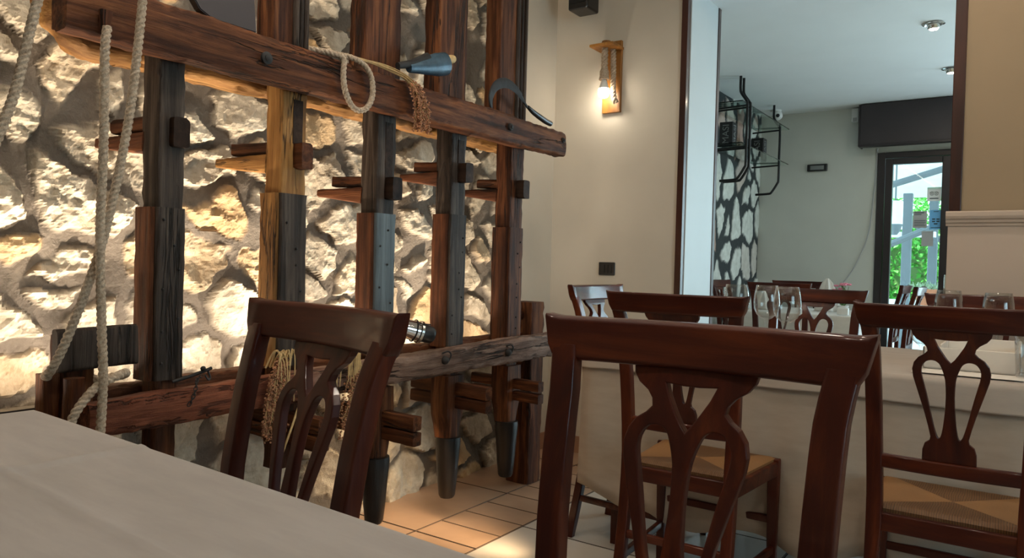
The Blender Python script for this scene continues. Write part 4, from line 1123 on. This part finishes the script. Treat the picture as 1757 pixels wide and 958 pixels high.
# ================================================================== WALL ITEMS
def sconce():
    t = thing('rope_wall_lamp', 'wooden wall lamp with twisted rope and a glowing bulb beside the trim', 'wall lamp', (-2.04, YL, 2.03))
    part('back_plank', bx(-2.098, -1.982, YL-.022, YL, 2.03, 2.445, .002), 'sconce_wood', t)
    bm = BM(); box(bm, -2.115, -1.965, YL-.165, YL-.022, 2.385, 2.40, .002); part('shelf', bm, 'sconce_wood', t)
    bm = BM(); lathe(bm, [(.0005, 2.40), (.03, 2.40), (.026, 2.425), (.0005, 2.428)], (-2.04, YL-.10, 0), 12); part('knob', bm, 'sconce_wood', t, True)
    b = Vector((-2.045, YL-.105, 0))
    bm = BM(); rope(bm, [(b.x, b.y, 2.386), (b.x, b.y, 2.30), (b.x, b.y, 2.255)], R=.019, pitch=.07, n=24)
    rope(bm, [(b.x+.03, b.y+.045, 2.386), (b.x+.034, b.y+.045, 2.28), (b.x+.036, b.y+.045, 2.17), (b.x+.045, b.y+.045, 2.10), (b.x+.055, b.y+.055, 2.075)], R=.016, pitch=.06, n=24)
    part('rope', bm, 'rope', t, True)
    bm = BM(); lathe(bm, [(.0005, 2.27), (.018, 2.27), (.027, 2.25), (.026, 2.225), (.031, 2.205), (.028, 2.203), (.0005, 2.21)], (b.x, b.y, 0), 20); part('rope_knot', bm, 'rope', t, True)
    bm = BM(); lathe(bm, [(.0005, 2.208), (.013, 2.208), (.018, 2.19), (.024, 2.168), (.03, 2.153)], (b.x, b.y, 0), 24); cap_ = part('bulb_base', bm, 'white_plastic', t, True)
    bm = BM(); lathe(bm, [(.0301, 2.153), (.0335, 2.138), (.032, 2.12), (.024, 2.106), (.012, 2.100), (.0005, 2.0985)], (b.x, b.y, 0), 24); part('bulb', bm, 'bulb_glow', t, True)
sconce()
def switch():
    t = thing('light_switch', 'black rectangular light switch on the cream wall', 'switch', (-2.045, YL, 1.08))
    part('cover_plate', bx(-2.098, -1.992, YL-.010, YL, 1.078, 1.155, .005, seg=3), 'black_plastic', t)
    for k in range(3): part('rocker', bx(-2.078+.023*k, -2.057+.023*k, YL-.014, YL-.008, 1.092, 1.141, .002), 'black_plastic', t)
switch()
def speaker():
    t = thing('loudspeaker', 'small black loudspeaker mounted high on the cream wall', 'speaker', (-2.17, YL, 2.62))
    part('cabinet', bx(-2.245, -2.115, YL-.20, YL-.06, 2.605, 2.85, .012, seg=3), 'black_plastic', t)
    bm = BM(); box(bm, -2.235, -2.125, YL-.206, YL-.198, 2.64, 2.84, .003); part('grille', bm, 'black_metal', t)
    part('bracket', bx(-2.195, -2.165, YL-.07, YL, 2.74, 2.80, .003), 'black_metal', t)
    bm = BM()
    for k in range(3): box(bm, -2.165+.010*k, -2.158+.010*k, YL-.208, YL-.2055, 2.653, 2.658)
    part('badge', bm, 'letter_grey', t)
    bm = BM(); tube(bm, crom([(-2.14, YL-.06, 2.80), (-2.11, YL-.03, 2.76), (-2.10, YL-.012, 2.85), (-2.09, YL-.01, 3.0)], 6), .004, 6); part('cable', bm, 'black_plastic', t, True)
speaker()
def hang_shelf():
    t = thing('hanging_glass_shelf', 'black tube frame with two glass shelves hanging before the grey stone wall', 'shelf', (-2.05, 6.6, 1.83))
    def fr_(y, xo, lab=None):
        bm = BM(); tube(bm, crom([(xo-.06, y, 2.70), (xo-.06, y, 2.60), (xo-.05, y, 2.56), (xo-.01, y, 2.50), (xo, y, 2.46), (xo, y, 2.2), (xo, y, 2.0), (xo-.01, y, 1.96), (xo-.06, y, 1.88), (xo-.09, y, 1.865), (xo-.21, y, 1.86)], 5), .011, 10)
        part('tube_frame', bm, 'black_metal', t, True)
        for z in (2.13, 2.46):
            b2 = BM(); tube(b2, [(xo, y, z), (XF+.03, y, z-.01)], .008, 8); part('shelf_arm', b2, 'black_metal', t, True)
    fr_(6.02, -1.90); fr_(6.10, -1.90); fr_(7.22, -1.965)
    for z in (2.14, 2.47):
        part('glass_shelf', bx(-2.19, -1.90, 5.9, 7.3, z, z+.009, .001), 'shelf_glass', t)
hang_shelf()
def mbox(y, lab):
    t = thing('bottle_box', lab, 'box', (-2.08, y, 2.149), 0, 'black bottle boxes')
    part('box_body', bx(-2.14, -2.03, y-.055, y+.055, 2.1495, 2.35, .004), 'box_black', t)
    me = text_mesh('MASI', .075); me.transform(Matrix.Rotation(-PI/2, 4, 'Y')); me.transform(Matrix.Translation((-2.085, y-.056, 2.25)))
    part('lettering', me, 'letter_grey', t)
    me = text_mesh('MASI', .075); me.transform(Matrix.Rotation(-PI/2, 4, 'Y')); me.transform(Matrix.Rotation(PI/2, 4, 'Z')); me.transform(Matrix.Translation((-2.029, y, 2.25)))
    part('lettering', me, 'letter_grey', t)
mbox(6.12, 'black box with upright lettering on the lower glass shelf, nearer to us')
mbox(6.98, 'black box with upright lettering on the lower glass shelf, further from us')
def cctv():
    t = thing('security_camera', 'small white dome security camera under the ceiling of the further room', 'camera', (-2.06, 7.45, 2.7))
    bm = BM(); lathe(bm, [(.0005, 0), (.05, 0), (.05, -.015), (.04, -.02), (.0005, -.02)], (-2.07, 7.45, 2.70)); part('mount', bm, 'white_plastic', t, True)
    bm = BM(); bmesh.ops.create_uvsphere(bm, u_segments=20, v_segments=14, radius=.045, matrix=Matrix.Translation((-2.05, 7.44, 2.645))); part('housing', bm, 'white_plastic', t, True)
    bm = BM(); d = (Vector((0, 0, 1.12))-Vector((-2.05, 7.44, 2.645))).normalized(); bmesh.ops.create_uvsphere(bm, u_segments=14, v_segments=10, radius=.02, matrix=Matrix.Translation(Vector((-2.05, 7.44, 2.645))+d*.032)); part('lens', bm, 'black_plastic', t, True)
cctv()
def sensor():
    t = thing('alarm_sensor', 'white wall sensor beside the dark shutter box', 'sensor', (-1.40, YF, 2.55))
    part('body', bx(-1.425, -1.36, YF-.055, YF, 2.56, 2.69, .012, seg=3), 'white_plastic', t)
    part('window', bx(-1.41, -1.375, YF-.058, YF-.05, 2.565, 2.60, .003), 'paper_grey', t)
sensor()
def emergency():
    t = thing('emergency_light', 'black framed rectangular emergency light on the grey wall', 'emergency light', (-1.72, YF, 2.12))
    part('frame', bx(-1.815, -1.63, YF-.03, YF, 2.115, 2.185, .008, seg=3), 'black_plastic', t)
    part('diffuser', bx(-1.785, -1.66, YF-.034, YF-.028, 2.13, 2.17, .003), 'letter_grey', t)
emergency()
solo('hanging_cable', tube(BM(), crom([(-1.197, YF-.01, 2.305), (-1.20, YF-.012, 2.1), (-1.212, YF-.014, 1.88), (-1.247, YF-.014, 1.514), (-1.339, YF-.014, 1.239), (-1.42, YF-.014, 1.09), (-1.50, YF-.014, 1.0)], 8), .005, 8), 'paper_grey', 'thin grey cable hanging in a curve from the shutter box', 'cable', smooth=True)
def ceil_spot(x, y, z, lab, grp):
    t = thing('ceiling_spotlight', lab, 'ceiling light', (x, y, z), 0, grp)
    bm = BM(); lathe(bm, [(.045, -.002), (.062, -.002), (.064, -.006), (.052, -.010), (.043, -.004)], (x, y, z), 32); part('ring', bm, 'chrome', t, True)
    bm = BM(); lathe(bm, [(.001, -.002), (.034, -.004), (.034, -.03), (.028, -.036), (.001, -.036)], (x, y, z), 24); part('reflector', bm, 'steel', t, True)
    bm = BM(); lathe(bm, [(.001, -.0365), (.026, -.0365), (.024, -.039), (.001, -.040)], (x, y, z), 24); part('lamp_face', bm, 'spot_glow', t, True)
    return t
ceil_spot(-.536, 5.33, ZF, 'round chrome recessed ceiling light, the nearer lit one in the further room', 'recessed ceiling lights')
ceil_spot(-.53, 6.54, ZF, 'round chrome recessed ceiling light half hidden by the right trim', 'recessed ceiling lights')

# ================================================================== NOTICES ON THE DOOR GLASS
def notice(x0, x1, z0, z1, mat, label, marks):
    t = thing('door_notice', label, 'notice', ((x0+x1)/2, YF-.006, z0))
    part('sheet', bx(x0, x1, YF-.0065, YF-.0045, z0, z1), mat, t)
    bm = BM()
    for (a, b, c, d) in marks: box(bm, x0+(x1-x0)*a, x0+(x1-x0)*b, YF-.0085, YF-.0065, z0+(z1-z0)*c, z0+(z1-z0)*d)
    return t, bm
t, bm = notice(-.775, -.665, 1.80, 1.925, 'canvas_white', 'pale sticker with green band and two round eyes on the door glass', ((0, 1, .84, 1),))
part('band', bm, 'paper_green', t)
bm = BM()
for s in (-1, 1):
    c = Vector((-.72+s*.018, YF-.008, 1.865))
    tube(bm, [c+Vector((.013*math.cos(k/16*2*PI), 0, .013*math.sin(k/16*2*PI))) for k in range(17)], .0018, 6)
    bmesh.ops.create_uvsphere(bm, u_segments=8, v_segments=6, radius=.0045, matrix=Matrix.Translation(c))
tube(bm, crom([(-.757, YF-.008, 1.873), (-.74, YF-.008, 1.885), (-.72, YF-.008, 1.880), (-.70, YF-.008, 1.885), (-.683, YF-.008, 1.873)], 4), .0015, 5)
box(bm, -.755, -.685, YF-.0085, YF-.0065, 1.82, 1.828)
part('owl_mark', bm, 'ink', t)
t, bm = notice(-.882, -.770, 1.56, 1.712, 'paper_grey', 'grey printed sheet on the door glass', ((.1, .8, .88, .92), (.1, .6, .78, .81), (.1, .9, .42, .45), (.1, .9, .32, .35), (.1, .85, .22, .25), (.1, .9, .12, .15)))
part('print', bm, 'ink', t)
t, bm = notice(-.748, -.652, 1.545, 1.72, 'paper_blue', 'blue printed sheet at the right edge of the door glass', ((.3, .7, .90, .93), (.2, .45, .5, .56), (.55, .8, .5, .56), (.2, .45, .38, .44), (.55, .8, .38, .44), (.35, .65, .26, .32), (.1, .9, .08, .11)))
part('print', bm, 'ink', t)
t, bm = notice(-.808, -.715, 1.395, 1.53, 'paper_grey', 'blank grey sheet lowest on the door glass', ((.1, .9, .9, .91),))
part('print', bm, 'letter_grey', t)

# ================================================================== OUTSIDE
struct('floor.001', bx(-8, 8, 7.9, 22, -.15, -.02), 'paving')
def marquee():
    t = thing('white_marquee', 'white canvas marquee roof on grey posts outside the glass door', 'marquee', (-1.5, 11, 0))
    bm = BM()
    loft(bm, [[Vector(p) for p in ((x, 8.2, 2.9), (x, 10.5, 3.3), (x, 13.0, 2.35), (x, 13.0, 2.33), (x, 10.5, 3.28), (x, 8.2, 2.88))] for x in (-5, 3)])
    part('canvas_roof', bm, 'canvas_white', t)
    for (x, y, w) in ((-1.325, 11.0, .055), (-1.08, 11.6, .055), (-.90, 12.6, .025)):
        part('post', bx(x-w, x+w, y-w, y+w, -.02, 2.2, .008), 'pole_grey', t)
    for (a, b) in (((-3.0, 10.2, 1.75), (.6, 10.2, 2.85)), ((-1.95, 10.2, 1.25), (.6, 10.2, 2.45)), ((-2.4, 11, 2.55), (-1.0, 11.9, 1.62))):
        bm = BM(); tube(bm, [a, b], .04, 8); part('roof_beam', bm, 'pole_grey', t)
    bm = BM(); box(bm, -1.9, -1.0, 11.0, 11.1, 1.63, 1.70); part('edge_rail', bm, 'canvas_white', t)
marquee()
def hedge():
    rs = np.random.RandomState(4); n = 26000
    P = np.stack([rs.uniform(-5, 2, n), 14+rs.uniform(-.35, .35, n), rs.uniform(0, 2.55, n)], -1)
    P[:, 1] += .25*np.sin(P[:, 0]*5)*np.sin(P[:, 2]*4)
    a = rs.uniform(-1, 1, (n, 3)); a /= np.linalg.norm(a, axis=1)[:, None]; b = np.cross(a, rs.uniform(-1, 1, (n, 3))); b /= np.linalg.norm(b, axis=1)[:, None]
    s = rs.uniform(.03, .07, (n, 1)); V = np.stack([P-a*s, P+b*s*.5, P+a*s, P-b*s*.5], 1).reshape(-1, 3)
    F = np.arange(4*n).reshape(-1, 4)
    me = bpy.data.meshes.new('hedge'); me.from_pydata(V.tolist(), [], F.tolist()); me.update()
    t = thing('garden_hedge', 'bright green leafy hedge behind the marquee outside the door', 'hedge', (-1.5, 14, 0))
    part('foliage', me, 'hedge_leaf', t, kind='stuff')
    part('branches', bx(-5, 2, 14.0, 14.2, -.02, 1.9), 'stem_green', t)
hedge()
def lantern():
    t = thing('outdoor_lantern', 'white cylindrical outdoor lamp with grey cone at the left edge of the door glass', 'lamp', (-1.47, 11, 1.6))
    x = -1.42
    bm = BM(); lathe(bm, [(.001, 2.07), (.085, 2.07), (.09, 2.06), (.09, 1.775), (.001, 1.775)], (x, 10.6, 0), 24); part('shade', bm, 'canvas_white', t, True)
    bm = BM(); lathe(bm, [(.09, 1.775), (.07, 1.70), (.03, 1.64), (.001, 1.64)], (x, 10.6, 0), 24); part('cone', bm, 'pole_grey', t, True)
    bm = BM(); tube(bm, [(x, 10.6, 2.07), (x, 10.6, 3.2)], .01, 6); part('hanger', bm, 'pole_grey', t, True)
lantern()
def planter():
    t = thing('terracotta_planter', 'terracotta planter with grey green plant outside the door', 'planter', (-.86, 9.6, 0))
    x0, x1, y0, y1 = -1.02, -.70, 9.4, 9.8
    part('planter_box', bx(x0, x1, y0, y1, .80, .98, .015), 'terracotta', t)
    part('stand', bx(x0+.05, x1-.05, y0+.05, y1-.05, -.02, .80, .01), 'canvas_white', t)
    rs = random.Random(9); bm = BM()
    for k in range(160):
        c = Vector((rs.uniform(x0-.05, x1+.03), rs.uniform(y0, y1), .97)); d = Vector((rs.uniform(-1, 1), rs.uniform(-1, 1), rs.uniform(.4, 1.2))).normalized()*rs.uniform(.05, .13)
        w = d.orthogonal().normalized()*.010; f_ = [bm.verts.new(c), bm.verts.new(c+d*.5+w), bm.verts.new(c+d), bm.verts.new(c+d*.5-w)]; bm.faces.new(f_)
    part('plant', bm, 'sage_green', t, kind='stuff')
planter()
solo('garden_wall', bx(-4.5, 1.5, 13.0, 13.2, -.02, .75, .02), 'canvas_white', 'low white wall in front of the green hedge outside', 'wall')
